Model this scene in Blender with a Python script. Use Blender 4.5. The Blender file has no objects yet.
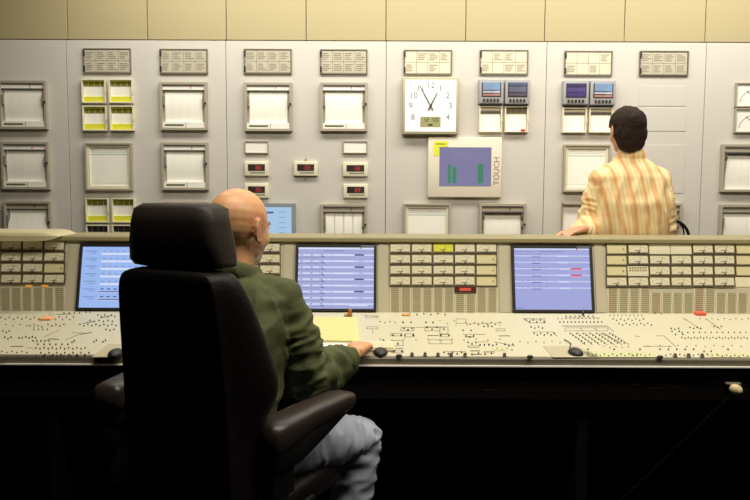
import bpy, math, random
from mathutils import Vector, Matrix, noise
random.seed(7)
PI = math.pi
scn = bpy.context.scene
COL = scn.collection
F = 750.0
PITCH = math.atan(64 / 750.0)
ROLL = math.radians(-0.25)
EYE = Vector((0, 0, 1.36))

# ------------------------------------------------------------------ camera
cam = bpy.data.cameras.new('camera'); camo = bpy.data.objects.new('camera', cam); COL.objects.link(camo)
cam.sensor_width = 36; cam.lens = 36.0
camo.location = EYE
CR = Matrix.Rotation(math.radians(90) - PITCH, 3, 'X') @ Matrix.Rotation(-ROLL, 3, 'Z')
camo.rotation_euler = CR.to_euler()
cam.clip_start = 0.02
scn.camera = camo

def ray(px, py):
    return CR @ Vector(((px - 375) / F, (250 - py) / F, -1))
def on_y(px, py, Y):
    d = ray(px, py); t = (Y - EYE.y) / d.y; return EYE + d * t
def on_plane(px, py, p0, n):
    d = ray(px, py); t = (p0 - EYE).dot(n) / d.dot(n); return EYE + d * t

# ------------------------------------------------------------------ materials
MATS = {}
def mat(name, col, rough=0.5, metal=0.0, emis=None, es=1.0, bump=0.0, bscale=40, var=0.0, vscale=6, spec=None, sheen=0, trans=0):
    if name in MATS: return MATS[name]
    m = bpy.data.materials.new(name); m.use_nodes = True; MATS[name] = m
    nt = m.node_tree; b = nt.nodes['Principled BSDF']
    b.inputs['Base Color'].default_value = (*col, 1); b.inputs['Roughness'].default_value = rough
    b.inputs['Metallic'].default_value = metal
    if spec is not None: b.inputs['Specular IOR Level'].default_value = spec
    if sheen: b.inputs['Sheen Weight'].default_value = sheen
    if emis:
        b.inputs['Emission Color'].default_value = (*emis, 1); b.inputs['Emission Strength'].default_value = es
    if var or bump:
        tc = nt.nodes.new('ShaderNodeTexCoord')
        if var:
            nz = nt.nodes.new('ShaderNodeTexNoise'); nz.inputs['Scale'].default_value = vscale; nz.inputs['Detail'].default_value = 4
            nt.links.new(tc.outputs['Object'], nz.inputs['Vector'])
            mx = nt.nodes.new('ShaderNodeMix'); mx.data_type = 'RGBA'
            mx.inputs['A'].default_value = (*[c * (1 - var) for c in col], 1)
            mx.inputs['B'].default_value = (*[min(1, c * (1 + var)) for c in col], 1)
            nt.links.new(nz.outputs['Fac'], mx.inputs['Factor']); nt.links.new(mx.outputs['Result'], b.inputs['Base Color'])
        if bump:
            nb = nt.nodes.new('ShaderNodeTexNoise'); nb.inputs['Scale'].default_value = bscale; nb.inputs['Detail'].default_value = 6
            nt.links.new(tc.outputs['Object'], nb.inputs['Vector'])
            bp = nt.nodes.new('ShaderNodeBump'); bp.inputs['Strength'].default_value = bump; bp.inputs['Distance'].default_value = 0.01
            nt.links.new(nb.outputs['Fac'], bp.inputs['Height']); nt.links.new(bp.outputs['Normal'], b.inputs['Normal'])
    return m
def srgb(r, g, b):
    f = lambda c: (c / 255 / 12.92) if c / 255 <= 0.04045 else ((c / 255 + 0.055) / 1.055) ** 2.4
    return (f(r), f(g), f(b))

cab_m = mat('cabinet_enamel', srgb(200, 196, 186), 0.55, var=0.02, vscale=1.5)
gap_m = mat('dark_gap', (0.03, 0.028, 0.025), 0.9)
beige_m = mat('beige_panel', srgb(170, 158, 118), 0.6, var=0.02, vscale=2)
frame_m = mat('frame_grey', srgb(168, 160, 142), 0.45)
frame_dark_m = mat('frame_dark_shade_grey', srgb(110, 103, 90), 0.5)  # darker grey for parts, and for shade painted under recorder frame tops
cream_m = mat('cream_plastic', srgb(224, 218, 190), 0.5)
white_m = mat('white_plastic', srgb(240, 238, 228), 0.45)
paper_m = mat('chart_paper', srgb(244, 242, 228), 0.8)
papgrid_m = mat('paper_grid', srgb(222, 222, 208), 0.8)
teal_m = mat('paper_trace', srgb(180, 205, 190), 0.8)
dark_m = mat('dark_slot', (0.02, 0.018, 0.015), 0.6)
olive_m = mat('olive_scale', srgb(120, 118, 40), 0.6)
yel_m = mat('yellow_plastic', srgb(226, 226, 60), 0.5)
red_m = mat('red_mark', srgb(200, 60, 30), 0.5)
metal_m = mat('grey_metal', srgb(150, 146, 134), 0.4, 0.3)
bezel_m = mat('monitor_bezel', srgb(38, 34, 34), 0.45)
glass_m = mat('lens_clear', (0.02, 0.02, 0.02), 0.1)
label_m = mat('label_tile', srgb(186, 180, 158), 0.6)
label2_m = mat('label_tile_light', srgb(214, 206, 180), 0.6)
ink_m = mat('label_ink', srgb(128, 120, 100), 0.7)

# ------------------------------------------------------------------ mesh builder
class MB:
    def __init__(s): s.v = []; s.f = []; s.mi = []; s.mats = []; s.sm = []
    def m(s, mt):
        if mt not in s.mats: s.mats.append(mt)
        return s.mats.index(mt)
    def add(s, vs, fs, mt, smooth=False, M=None):
        k = len(s.v); i = s.m(mt)
        for p in vs:
            p = Vector(p); s.v.append(M @ p if M is not None else p)
        for f in fs: s.f.append([k + a for a in f]); s.mi.append(i); s.sm.append(smooth)
        return s
    def box(s, x0, x1, y0, y1, z0, z1, mt, M=None):
        vs = [(x, y, z) for x in (x0, x1) for y in (y0, y1) for z in (z0, z1)]
        fs = [(0, 1, 3, 2), (4, 6, 7, 5), (0, 4, 5, 1), (2, 3, 7, 6), (0, 2, 6, 4), (1, 5, 7, 3)]
        return s.add(vs, fs, mt, False, M)
    def rbox(s, x0, x1, y0, y1, z0, z1, mt, r=0.01, M=None, seg=3):
        # box with rounded edges, via bmesh bevel
        import bmesh
        bm = bmesh.new(); bmesh.ops.create_cube(bm, size=1)
        for v in bm.verts:
            v.co = Vector((x0 + (v.co.x + .5) * (x1 - x0), y0 + (v.co.y + .5) * (y1 - y0), z0 + (v.co.z + .5) * (z1 - z0)))
        bmesh.ops.bevel(bm, geom=list(bm.edges), offset=r, segments=seg, profile=.5, affect='EDGES')
        bm.verts.ensure_lookup_table()
        vs = [v.co.copy() for v in bm.verts]; fs = [[v.index for v in f.verts] for f in bm.faces]
        bm.free(); return s.add(vs, fs, mt, True, M)
    def hexa(s, a, b, mt, M=None):   # two quads (lists of 4 points) -> solid
        vs = list(a) + list(b)
        fs = [(3, 2, 1, 0), (4, 5, 6, 7)] + [(i, (i + 1) % 4, 4 + (i + 1) % 4, 4 + i) for i in range(4)]
        return s.add(vs, fs, mt, False, M)
    def frame(s, x0, x1, z0, z1, w, y0, y1, mt, M=None):
        s.box(x0, x1, y0, y1, z1 - w, z1, mt, M); s.box(x0, x1, y0, y1, z0, z0 + w, mt, M)
        s.box(x0, x0 + w, y0, y1, z0 + w, z1 - w, mt, M); s.box(x1 - w, x1, y0, y1, z0 + w, z1 - w, mt, M); return s
    def extrude_profile(s, prof, x0, x1, mt, M=None, smooth=False):   # prof in (y,z)
        n = len(prof); vs = [(x0, y, z) for y, z in prof] + [(x1, y, z) for y, z in prof]
        fs = [list(range(n)), list(range(2 * n - 1, n - 1, -1))] + [(i, n + i, n + (i + 1) % n, (i + 1) % n) for i in range(n)]
        return s.add(vs, fs, mt, smooth, M)
    def cyl(s, c, axis, r, h, mt, n=16, r2=None, smooth=True, M=None):
        c = Vector(c); a = Vector(axis).normalized(); u = a.orthogonal().normalized(); w = a.cross(u)
        r2 = r if r2 is None else r2; vs = []
        for k, rr in ((0, r), (1, r2)):
            for i in range(n):
                t = 2 * PI * i / n; vs.append(c + a * h * k + (u * math.cos(t) + w * math.sin(t)) * rr)
        s.add(vs, [(i, (i + 1) % n, n + (i + 1) % n, n + i) for i in range(n)], mt, smooth, M)
        s.add(vs, [list(range(n - 1, -1, -1)), list(range(n, 2 * n))], mt, False, M); return s
    def tube(s, pts, r, mt, n=10, M=None):
        pts = [Vector(p) for p in pts]; rs = r if isinstance(r, (list, tuple)) else [r] * len(pts)
        secs = []; u = None
        for i, p in enumerate(pts):
            d = (pts[min(i + 1, len(pts) - 1)] - pts[max(i - 1, 0)]).normalized()
            u = d.orthogonal().normalized() if u is None else (u - d * u.dot(d)).normalized()
            secs.append((p, u * rs[i], d.cross(u) * rs[i]))
        return s.loft(secs, mt, n, M=M)
    def loft(s, secs, mt, n=20, e=2.0, M=None, cap=True):
        vs = []; fs = []
        for c, a, b in secs:
            for i in range(n):
                t = 2 * PI * i / n; ct, st = math.cos(t), math.sin(t)
                x = math.copysign(abs(ct) ** (2 / e), ct); y = math.copysign(abs(st) ** (2 / e), st)
                vs.append(Vector(c) + Vector(a) * x + Vector(b) * y)
        m = len(secs)
        for k in range(m - 1):
            for i in range(n):
                fs.append((k * n + i, k * n + (i + 1) % n, (k + 1) * n + (i + 1) % n, (k + 1) * n + i))
        if cap:
            fs.append(list(range(n - 1, -1, -1))); fs.append(list(range((m - 1) * n, m * n)))
        return s.add(vs, fs, mt, True, M)
    def ell(s, c, rx, ry, rz, mt, n=20, M=None, R=None):
        vs = []; fs = []; h = n // 2; c = Vector(c)
        for j in range(1, h):
            ph = PI * j / h
            for i in range(n):
                t = 2 * PI * i / n
                p = Vector((rx * math.sin(ph) * math.cos(t), ry * math.sin(ph) * math.sin(t), rz * math.cos(ph)))
                if R is not None: p = R @ p
                vs.append(c + p)
        a = Vector((0, 0, rz)); 
        if R is not None: a = R @ a
        vs.append(c + a); vs.append(c - a); T = len(vs) - 2
        for j in range(h - 2):
            for i in range(n): fs.append((j * n + i, (j + 1) * n + i, (j + 1) * n + (i + 1) % n, j * n + (i + 1) % n))
        for i in range(n):
            fs.append((T, i, (i + 1) % n)); fs.append((T + 1, (h - 2) * n + (i + 1) % n, (h - 2) * n + i))
        return s.add(vs, fs, mt, True, M)
    def build(s, name, parent=None, off=None, bevel=0, loc=None):
        me = bpy.data.meshes.new(name)
        o3 = Vector(off) if off is not None else Vector((0, 0, 0))
        me.from_pydata([tuple(v - o3) for v in s.v], [], s.f)
        for mt in s.mats: me.materials.append(mt)
        me.polygons.foreach_set('material_index', s.mi); me.polygons.foreach_set('use_smooth', s.sm); me.update()
        o = bpy.data.objects.new(name, me); COL.objects.link(o)
        if parent is not None: o.parent = parent
        if loc is not None: o.location = loc
        if bevel:
            b = o.modifiers.new('bevel', 'BEVEL'); b.width = bevel; b.segments = 2; b.limit_method = 'ANGLE'
        return o
def tag(o, label=None, cat=None, group=None, kind=None):
    if label: o['label'] = label
    if cat: o['category'] = cat
    if group: o['group'] = group
    if kind: o['kind'] = kind
    return o
def empty(name, loc=(0, 0, 0), label=None, cat=None, group=None, rot=None):
    o = bpy.data.objects.new(name, None); COL.objects.link(o); o.location = loc; o.empty_display_size = 0.05
    if rot: o.rotation_euler = rot
    return tag(o, label, cat, group)
def dup(root, loc, label, rot=None, group=None):
    r = root.copy(); COL.objects.link(r); r.location = loc; r['label'] = label
    if rot: r.rotation_euler = rot
    if group: r['group'] = group
    for ch in list(root.children):
        c = ch.copy(); COL.objects.link(c); c.parent = r
        for g in list(ch.children):
            d = g.copy(); COL.objects.link(d); d.parent = c
    return r
def text_into(mb, s, size, M, mt, ext=0.0006, align='CENTER'):
    cu = bpy.data.curves.new('t', 'FONT'); cu.body = s; cu.size = size; cu.extrude = ext; cu.align_x = align; cu.align_y = 'CENTER'
    cu.resolution_u = 3
    o = bpy.data.objects.new('t', cu); COL.objects.link(o)
    me = bpy.data.meshes.new_from_object(o)
    vs = [v.co.copy() for v in me.vertices]; fs = [list(p.vertices) for p in me.polygons]
    mb.add(vs, fs, mt, False, M)
    bpy.data.objects.remove(o); bpy.data.curves.remove(cu); bpy.data.meshes.remove(me)
RX90 = Matrix.Rotation(PI / 2, 4, 'X')

# ================================================================== ROOM
WY = 4.6                       # face of the instrument cabinets
mb = MB(); mb.box(-3.6, 3.6, -2.5, 6, -0.1, 0, mat('floor_dark', (0.008, 0.007, 0.006), 0.7, var=.2, spec=.1))
tag(mb.build('floor'), kind='structure')
mb = MB(); mb.box(-3.6, 3.6, -2.5, 6, 3.3, 3.4, mat('ceiling_paint', srgb(120, 112, 98), 0.9, var=.05))
tag(mb.build('ceiling'), kind='structure')
# beige panelled wall above the cabinets
ZT = on_y(375, 41, WY).z       # top of cabinets
mb = MB(); mb.box(-3.6, 3.6, WY + .03, WY + .12, 0, 3.3, gap_m)
sx = [on_y(x, 20, WY).x for x in (67, 147, 226, 306, 386, 466, 545, 625, 706)]
st = sx[1] - sx[0]
xs = [sx[0] - 2 * st, sx[0] - st] + sx + [sx[-1] + st, sx[-1] + 2 * st]
for a, b in zip(xs[:-1], xs[1:]):
    mb.box(a + .002, b - .002, WY + .004, WY + .03, ZT + .004, 3.3, beige_m)
tag(mb.build('wall_back', bevel=.002), kind='structure')

# cabinets
cx = [on_y(x, 100, WY).x for x in (67.5, 226.3, 386, 545.8, 704.5)]
cst = cx[1] - cx[0]
cxs = [cx[0] - cst] + cx + [cx[-1] + cst]
clab = ['tall pale grey instrument cabinet at the left edge with a column of three chart recorders',
        'tall pale grey instrument cabinet holding small yellow marked recorders behind the black chair',
        'tall pale grey instrument cabinet with five red digital readouts, behind the bald man',
        'tall pale grey instrument cabinet carrying the square clock and the touch panel',
        'tall pale grey instrument cabinet in front of the standing man in the checked shirt',
        'tall pale grey instrument cabinet at the right edge with two quadrant gauges']
for i in range(6):
    a, b = cxs[i], cxs[i + 1]
    r = empty('instrument_cabinet', ((a + b) / 2, WY, 0), clab[i], 'cabinet', 'pale grey instrument cabinets along the back wall')
    off = ((a + b) / 2, WY, 0)
    m = MB(); m.box(a + .0015, b - .0015, WY, WY + .02, .1, ZT - .002, cab_m)
    m.build('front_panel', r, off, bevel=.0015)
    m = MB(); m.box(a + .0015, b - .0015, WY + .01, WY + .028, .0, .1, dark_m); m.build('plinth', r, off)
    if i == 4:
        for (x0, y0, x1, y1) in ((638, 86, 686, 106), (644, 108, 686, 131), (641, 145, 685, 193)):
            p = on_y(x0, y1, WY); q = on_y(x1, y0, WY)
            m = MB(); m.box(p.x, q.x, WY - .0025, WY, p.z, q.z, cab_m); m.build('blanking_plate', r, off, bevel=.001)

def wbox(x0, y0, x1, y1):      # pixel box -> centre on wall, half width, half height
    a = on_y(x0, (y0 + y1) / 2, WY).x; b = on_y(x1, (y0 + y1) / 2, WY).x
    zt = on_y((x0 + x1) / 2, y0, WY).z; zb = on_y((x0 + x1) / 2, y1, WY).z
    return Vector(((a + b) / 2, WY, (zt + zb) / 2)), (b - a) / 2, (zt - zb) / 2

# ------------------------------------------------------------------ label tables (4 x 2 tiles)
def label_board(px, label, light=False, dark=False):
    c, w, h = wbox(*px)
    r = empty('label_board', c, label, 'label board', 'label boards above the recorders')
    fm = frame_dark_m if dark else mat('board_frame', srgb(126, 118, 100), .5)
    m = MB(); m.frame(-w, w, -h, h, .007, -.012, 0, fm); m.build('frame', r, bevel=.001)
    m = MB(); m.box(-w + .005, w - .005, -.005, 0, -h + .005, h - .005, ink_m)
    tw = (2 * w - .016) / 4; th = (2 * h - .016) / 2
    base = label2_m if light else label_m
    rnd = random.Random(label)
    for i in range(4):
        for j in range(2):
            x = -w + .008 + i * tw; z = -h + .008 + j * th
            m.box(x + .0012, x + tw - .0012, -.008, -.004, z + .0012, z + th - .0012, base)
            if (light and rnd.random() < .45): continue
            for k in range(4):
                zz = z + th * (.2 + .17 * k); l = tw * rnd.uniform(.4, .8)
                m.box(x + tw * .12, x + tw * .12 + l, -.0086, -.008, zz, zz + th * .07, ink_m)
    m.build('label_tiles', r)
    for z in (-h * .62, h * .62):
        m = MB(); m.box(-w + .001, -w + .012, -.015, -.004, z - h * .22, z + h * .22, dark_m); m.build('clip', r)
    return r
label_board((83.5, 48.5, 131.5, 73.5), 'grey framed label board above the four small yellow recorders')
label_board((160, 49, 208, 74), 'grey framed label board above the paper recorder column behind the black chair')
label_board((244, 49, 292, 74), 'grey framed label board two places left of the one above the square clock')
label_board((320, 49.5, 367.5, 74.5), 'grey framed label board beside the one above the square clock, across the cabinet seam')
label_board((403.5, 50, 452, 75), 'cream tiled label board directly above the square clock', True)
label_board((479.5, 50, 528, 75), 'cream tiled label board next right from the one over the clock', True)
label_board((564, 51, 612, 76), 'mostly blank cream label board over the pair of small screens near the standing man', True)
label_board((639, 51, 688, 76), 'label board upper right of the standing man with greyer printed tiles', False, True)

# ------------------------------------------------------------------ strip chart recorders
def recorder(px, label, kind='roll', strips=0, group='large strip chart recorders in the cabinets'):
    c, w, h = wbox(*px)
    r = empty('chart_recorder', c, label, 'chart recorder', group)
    fr = .016
    m = MB(); m.frame(-w, w, -h, h, fr if kind != 'flat' else .012, -.03, 0, frame_m)
    if kind != 'flat':
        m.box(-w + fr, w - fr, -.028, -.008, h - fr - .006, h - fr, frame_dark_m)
    m.build('frame', r, bevel=.0015)
    m = MB()
    if kind == 'flat':
        m.frame(-w + .012, w - .012, -h + .012, h - .012, .016, -.02, 0, cream_m)
        m.build('inner_frame', r, bevel=.001)
        m = MB(); m.box(-w + .028, w - .028, -.012, -.002, -h + .028, h - .028, paper_m)
        for k in range(1, 8):
            x = -w + .028 + (2 * w - .056) * k / 8; m.box(x, x + .0008, -.0126, -.012, -h + .03, h - .03, papgrid_m)
        for z, mt, t in ((h - .058, papgrid_m, .01), (h - .072, teal_m, .006), (-h + .045, papgrid_m, .003)):
            m.box(-w + .03, w - .03, -.0128, -.012, z, z + t, mt)
        m.build('chart_paper', r)
    else:
        # paper bulging over the roller
        pw = w - .03; zt = h - .047; zb = -h + (.046 if kind == 'roll' else .014)
        N = 10; vs = []; fs = []
        for k in range(N + 1):
            t = k / N; z = zt + (zb - zt) * t
            y = -.010 - .006 * math.sin(PI * min(1, t * 1.15) * .9)
            if kind == 'loose': y = -.012 - .030 * math.sin(PI * .5 * t) ** 2
            dx = (.006 * math.sin(t * 9)) if kind == 'loose' else 0
            vs += [(-pw + dx, y, z), (pw - dx, y, z)]
            if k: fs.append((2 * k - 2, 2 * k, 2 * k + 1, 2 * k - 1))
        b = len(vs); vs += [(x, -.002, z) for x, y, z in vs]
        fs += [tuple(b + q for q in reversed(f)) for f in fs]
        n2 = 2 * N
        for k in range(N):
            fs.append((2 * k, b + 2 * k, b + 2 * k + 2, 2 * k + 2)); fs.append((2 * k + 1, 2 * k + 3, b + 2 * k + 3, b + 2 * k + 1))
        fs.append((0, 1, b + 1, b)); fs.append((n2, b + n2, b + n2 + 1, n2 + 1))
        m.add(vs, fs, paper_m)
        cnt = strips or 0
        for k in range(1, cnt):
            x = -pw + 2 * pw * k / cnt; m.box(x - .001, x + .001, -.0175, -.006, zb, zt, mat('strip_gap', srgb(150, 144, 128), .7))
        if not strips:
            for k in range(1, 5):
                x = 2 * k / 5 - 1; rv = []; rf = []
                for q in range(N + 1):
                    c0, c1 = vs[2 * q], vs[2 * q + 1]; xm = (c0[0] + c1[0]) / 2 + x * pw
                    rv += [(xm - .0006, c0[1] - .0005, c0[2]), (xm + .0006, c0[1] - .0005, c0[2])]
                    if q: rf.append((2 * q - 2, 2 * q, 2 * q + 1, 2 * q - 1))
                m.add(rv, rf, papgrid_m)
            m.box(-pw, pw, -.0125, -.006, zt - .012, zt - .009, teal_m)
            m.box(-pw, pw, -.0135, -.006, zt - .024, zt - .022, papgrid_m)
        m.build('chart_paper', r)
        m = MB()
        m.box(-w + .017, w - .017, -.022, -.004, h - .046, h - .024, white_m if kind == 'roll' else frame_m)
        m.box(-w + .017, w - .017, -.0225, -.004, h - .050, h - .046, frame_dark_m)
        sb_ = m.build('scale_bar', r)
        m = MB(); m.box(w * .3, w * .3 + .004, -.024, -.004, h - .04, h - .016, red_m if kind == 'roll' else dark_m); m.build('pen_pointer', sb_)
        for sx_ in (-1, 1):
            m = MB(); x_ = sx_ * (w - .023); m.box(x_ - .007, x_ + .007, -.01, -.002, -h + .016, h - .05, frame_m)
            ch_ = m.build('side_channel', r)
            m = MB(); m.box(x_ - .005, x_ + .005, -.03, -.004, h * .02, h * .42, metal_m); m.build('paper_clamp', ch_)
        m = MB(); m.cyl((w - .010, -.040, h * .12), (0, 1, 0), .006, .012, dark_m, 10); m.build('knob', r)
        if kind == 'roll':
            m = MB(); m.box(-w + .016, w - .016, -.026, -.004, -h + .014, -h + .048, white_m)
            m.box(-w + .028, -w + .028 + w * .8, -.0275, -.026, -h + .026, -h + .036, mat('green_scale', srgb(98, 104, 72), .5))
            m.box(-w + .034 + w * .84, -w + .038 + w * .84, -.0275, -.026, -h + .016, -h + .046, frame_m)
            m.build('lower_plate', r)
        if kind == 'bar':
            m = MB(); m.cyl((-w + .02, -.026, h - .056), (1, 0, 0), .006, 2 * w - .04, dark_m, 10)
            for s_ in (-1, 1): m.box(s_ * (w - .026) - .006, s_ * (w - .026) + .006, -.03, -.01, h - .1, h - .05, frame_dark_m)
            m.build('paper_bar', r)
    return r
recorder((0.8, 81, 48.5, 129.5), 'chart recorder topmost at the left edge, blank white paper over a white lower plate')
recorder((3.2, 142, 50.8, 189.4), 'chart recorder in the middle of the column at the left edge')
recorder((6, 201, 53, 248), 'chart recorder at the left edge whose white paper hangs loose towards the console', 'loose')
recorder((86.5, 143, 133.5, 190.5), 'flat cream recorder window between the two blocks of small yellow recorders', 'flat')
recorder((161, 82.5, 208, 130.5), 'upper chart recorder in the column above the black headrest')
recorder((162.5, 142.5, 209, 190), 'lower chart recorder in the column just above the black headrest')
recorder((164, 201.5, 210, 249), 'chart recorder almost hidden by the black headrest, only its top edge showing', 'bar')
recorder((245, 83, 292.5, 131.5), 'chart recorder above the white plate and readouts over the bald head')
recorder((320.5, 83, 367.5, 131.5), 'chart recorder left of the square clock')
recorder((321, 204, 367, 250), 'chart recorder with four narrow paper strips just above the middle monitor', 'bare', 4)
recorder((403.5, 203.5, 450, 250), 'flat cream recorder window below the touch panel', 'flat')
recorder((478.5, 203.5, 525, 250), 'chart recorder with a dark paper bar, right below the touch panel', 'bar')
recorder((562.5, 144.5, 609, 192), 'flat recorder window left of the standing man shoulder, below two white recorders', 'flat')
recorder((719.5, 144.5, 768, 192), 'chart recorder with a thin dark paper bar at the right edge under the quadrant gauges', 'bar')
recorder((717.5, 204.5, 765, 250), 'chart recorder lowest at the right edge, paper plain', 'bare')

# recorder behind the right side of the standing man (only its edge shows)
recorder((634, 203, 680, 250), 'chart recorder mostly hidden behind the right side of the checked shirt', 'bare')

# light backed white chart by the standing man
c, w, h = wbox(561, 202.5, 607, 250)
r = empty('chart_window', c, 'plain white chart window beside the standing man left sleeve', 'chart window')
m = MB(); m.frame(-w, w, -h, h, .008, -.02, 0, frame_m); m.box(-w, w, -.035, 0, h - .012, h, frame_m); m.build('frame', r, bevel=.001)
m = MB(); m.box(-w + .008, w - .008, -.008, -.001, -h + .008, h - .012, mat('white_sheet', srgb(246, 240, 232), .7))
m.box(w * -.5, w * .2, -.0085, -.008, -h * .35, -h * .33, ink_m); m.build('sheet', r)

# ------------------------------------------------------------------ small recorders
def small_rec(px, label, style, group):
    c, w, h = wbox(*px)
    r = empty('small_chart_recorder', c, label, 'chart recorder', group)
    m = MB(); m.frame(-w, w, -h, h, .008, -.028, 0, cream_m); m.build('frame', r, bevel=.001)
    ym = style == 'yellow'
    m = MB()
    m.box(-w + .008, w - .008, -.012, -.002, h * .42, h - .008, olive_m if ym else (dark_m if style == 'dark' else mat('brown_slot', srgb(120, 110, 80), .6)))
    if ym: m.box(-w + .008, w - .008, -.016, -.002, h - .016, h - .008, yel_m)
    for k in range(1, 4):
        x = -w + 2 * w * k / 4; m.box(x - .0012, x + .0012, -.0135, -.002, h * .44, h - .014, frame_m if not ym else yel_m)
    if style == 'white': m.box(-w + .008, w - .008, -.016, -.002, h * .55, h * .66, frame_dark_m); m.box(-w + .008, w - .008, -.016, -.002, h * .66, h * .86, cream_m)
    m.build('scale', r)
    m = MB(); lo = -h * .45 if ym else -h + .008
    m.box(-w + .010, w - .010, -.010, -.002, lo, h * .42, paper_m)
    for k in range(1, 4):
        x = -w + .01 + (2 * w - .02) * k / 4; m.box(x, x + .0008, -.0105, -.002, lo, h * .42, papgrid_m)
    m.build('chart_paper', r)
    if ym:
        m = MB(); m.box(-w + .008, w - .008, -.018, -.002, -h + .008, -h * .45, yel_m); m.build('yellow_strip', r)
    m = MB(); m.box(w - .006, w + .002, -.034, -.006, -h * .2, h * .1, cream_m)
    m.build('latch', r)
    if style == 'red':
        m = MB(); m.box(w * .4, w * .75, -.03, -.01, -h + .006, -h + .018, red_m); m.build('red_mark', r)
    return r
GY = 'small recorders with yellow strips'
small_rec((83, 79.5, 107, 103.5), 'small yellow striped recorder, upper left of the block of four under a label board', 'yellow', GY)
small_rec((110, 79.5, 134, 103.5), 'small yellow striped recorder, upper right of the block of four under a label board', 'yellow', GY)
small_rec((84, 106, 108, 131), 'small yellow striped recorder, lower left of the block of four under a label board', 'yellow', GY)
small_rec((111, 106, 135, 131), 'small yellow striped recorder, lower right of the block of four under a label board', 'yellow', GY)
small_rec((87, 198, 110, 222.5), 'small yellow striped recorder low down, left of the pair beside the black headrest', 'yellow', GY)
small_rec((113, 198, 136, 222.5), 'small yellow striped recorder low down, right of the pair beside the black headrest', 'yellow', GY)
GW = 'small recorders without yellow'
small_rec((87.5, 224.5, 110.5, 249), 'small dark slotted recorder just above the console ledge, left of its pair', 'dark', GW)
small_rec((113.5, 224.5, 136.5, 249), 'small dark slotted recorder just above the console ledge, right of its pair', 'dark', GW)
small_rec((478.5, 106.5, 501.5, 132.5), 'small white recorder under the brighter of the two screens beside the clock', 'white', GW)
small_rec((504, 106.5, 527.5, 132.5), 'small white recorder with a red spot under the darker screen beside the clock', 'red', GW)
small_rec((561.5, 108, 585.5, 133), 'small white recorder under the violet screen', 'white', GW)
small_rec((588, 108, 611.5, 133), 'small white recorder partly hidden by the standing man head', 'white', GW)

# ------------------------------------------------------------------ mini screens
def em(name, col, s=1.0): return mat(name, (0.01, 0.01, 0.01), .3, emis=col, es=s)
def mini(px, label, style):
    c, w, h = wbox(*px)
    r = empty('screen_recorder', c, label, 'display', 'small screen recorders on the cabinets')
    m = MB(); m.rbox(-w, w, -.045, 0, -h, h, mat('mini_case', srgb(160, 160, 160), .45), .006); m.build('case', r)
    m = MB(); m.box(-w * .78, w * .78, -.048, -.044, -h * .42, h * .72, bezel_m)
    cols = {'sky': [((.75, .35, .25), -.42, -.2), ((.75, .78, .85), -.2, .05), ((.35, .55, .8), .05, .72)],
            'grey': [((.16, .12, .16), -.42, -.1), ((.22, .22, .32), -.1, .4), ((.16, .2, .34), .4, .72)],
            'violet': [((.10, .06, .24), -.42, 0), ((.16, .10, .34), 0, .4), ((.08, .06, .2), .4, .72)]}[style]
    for i, (cc, a, b) in enumerate(cols):
        m.box(-w * .7, w * .7, -.0495, -.047, h * a + h * .06, h * b, em(f'mini_{style}_{i}', cc, .8))
    for k in range(6):
        m.box(-w * .7, w * .1 + w * .1 * (k % 3), -.050, -.049, h * (-.3 + .16 * k), h * (-.27 + .16 * k), em('mini_dark_' + style, tuple(q * .5 for q in cols[0][0]), .6))
    m.build('screen', r)
    m = MB()
    for k in range(5): m.box(-w * .66 + k * w * .28, -w * .5 + k * w * .28, -.051, -.044, -h * .82, -h * .6, dark_m)
    m.build('button_row', r)
    m = MB(); m.box(-w * .9, w * .9, -.04, 0, -h * 1.08, -h, dark_m); m.build('lower_edge', r)
mini((478, 80, 502.5, 104.5), 'small grey cased screen with pale blue and red picture beside the clock', 'sky')
mini((504, 80, 528.5, 105), 'small grey cased screen with a dim dark picture, second right from the clock', 'grey')
mini((561.5, 81, 587, 105.5), 'small grey cased screen with a dark violet picture near the standing man', 'violet')
mini((588.5, 81, 613.5, 106), 'small grey cased screen with a light blue and red picture above the standing man head', 'sky')

# ------------------------------------------------------------------ white plates and digital readouts
for px, lb in (((245, 141, 268.5, 153.5), 'blank white label plate above the two readouts over the bald head'),
               ((343, 141, 367.5, 153.5), 'blank white label plate above the right pair of readouts')):
    c, w, h = wbox(*px); r = empty('label_plate', c, lb, 'label plate', 'blank white label plates')
    m = MB(); m.frame(-w, w, -h, h, .006, -.014, 0, frame_m); m.build('frame', r, bevel=.001)
    m = MB(); m.box(-w + .006, w - .006, -.008, 0, -h + .006, h - .006, white_m); m.build('plate', r)
led_m = em('led_red', (.8, .05, .04), .7); led_off = mat('led_off', (.08, .01, .008), .3)
SEG = {'0': 'abcdef', '3': 'abgcd', '5': 'afgcd', '8': 'abcdefg', '1': 'bc', '7': 'abc', '2': 'abged'}
def seven(mb, x, z, w, h, ch, y, mt):
    t = w * .22
    R = {'a': (0, w, h - t, h), 'g': (0, w, h / 2 - t / 2, h / 2 + t / 2), 'd': (0, w, 0, t), 'f': (0, t, h / 2, h), 'b': (w - t, w, h / 2, h), 'e': (0, t, 0, h / 2), 'c': (w - t, w, 0, h / 2)}
    for s in SEG[ch]:
        a, b, c_, d = R[s]; mb.box(x + a, x + b, y - .0008, y, z + c_, z + d, mt)
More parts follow.
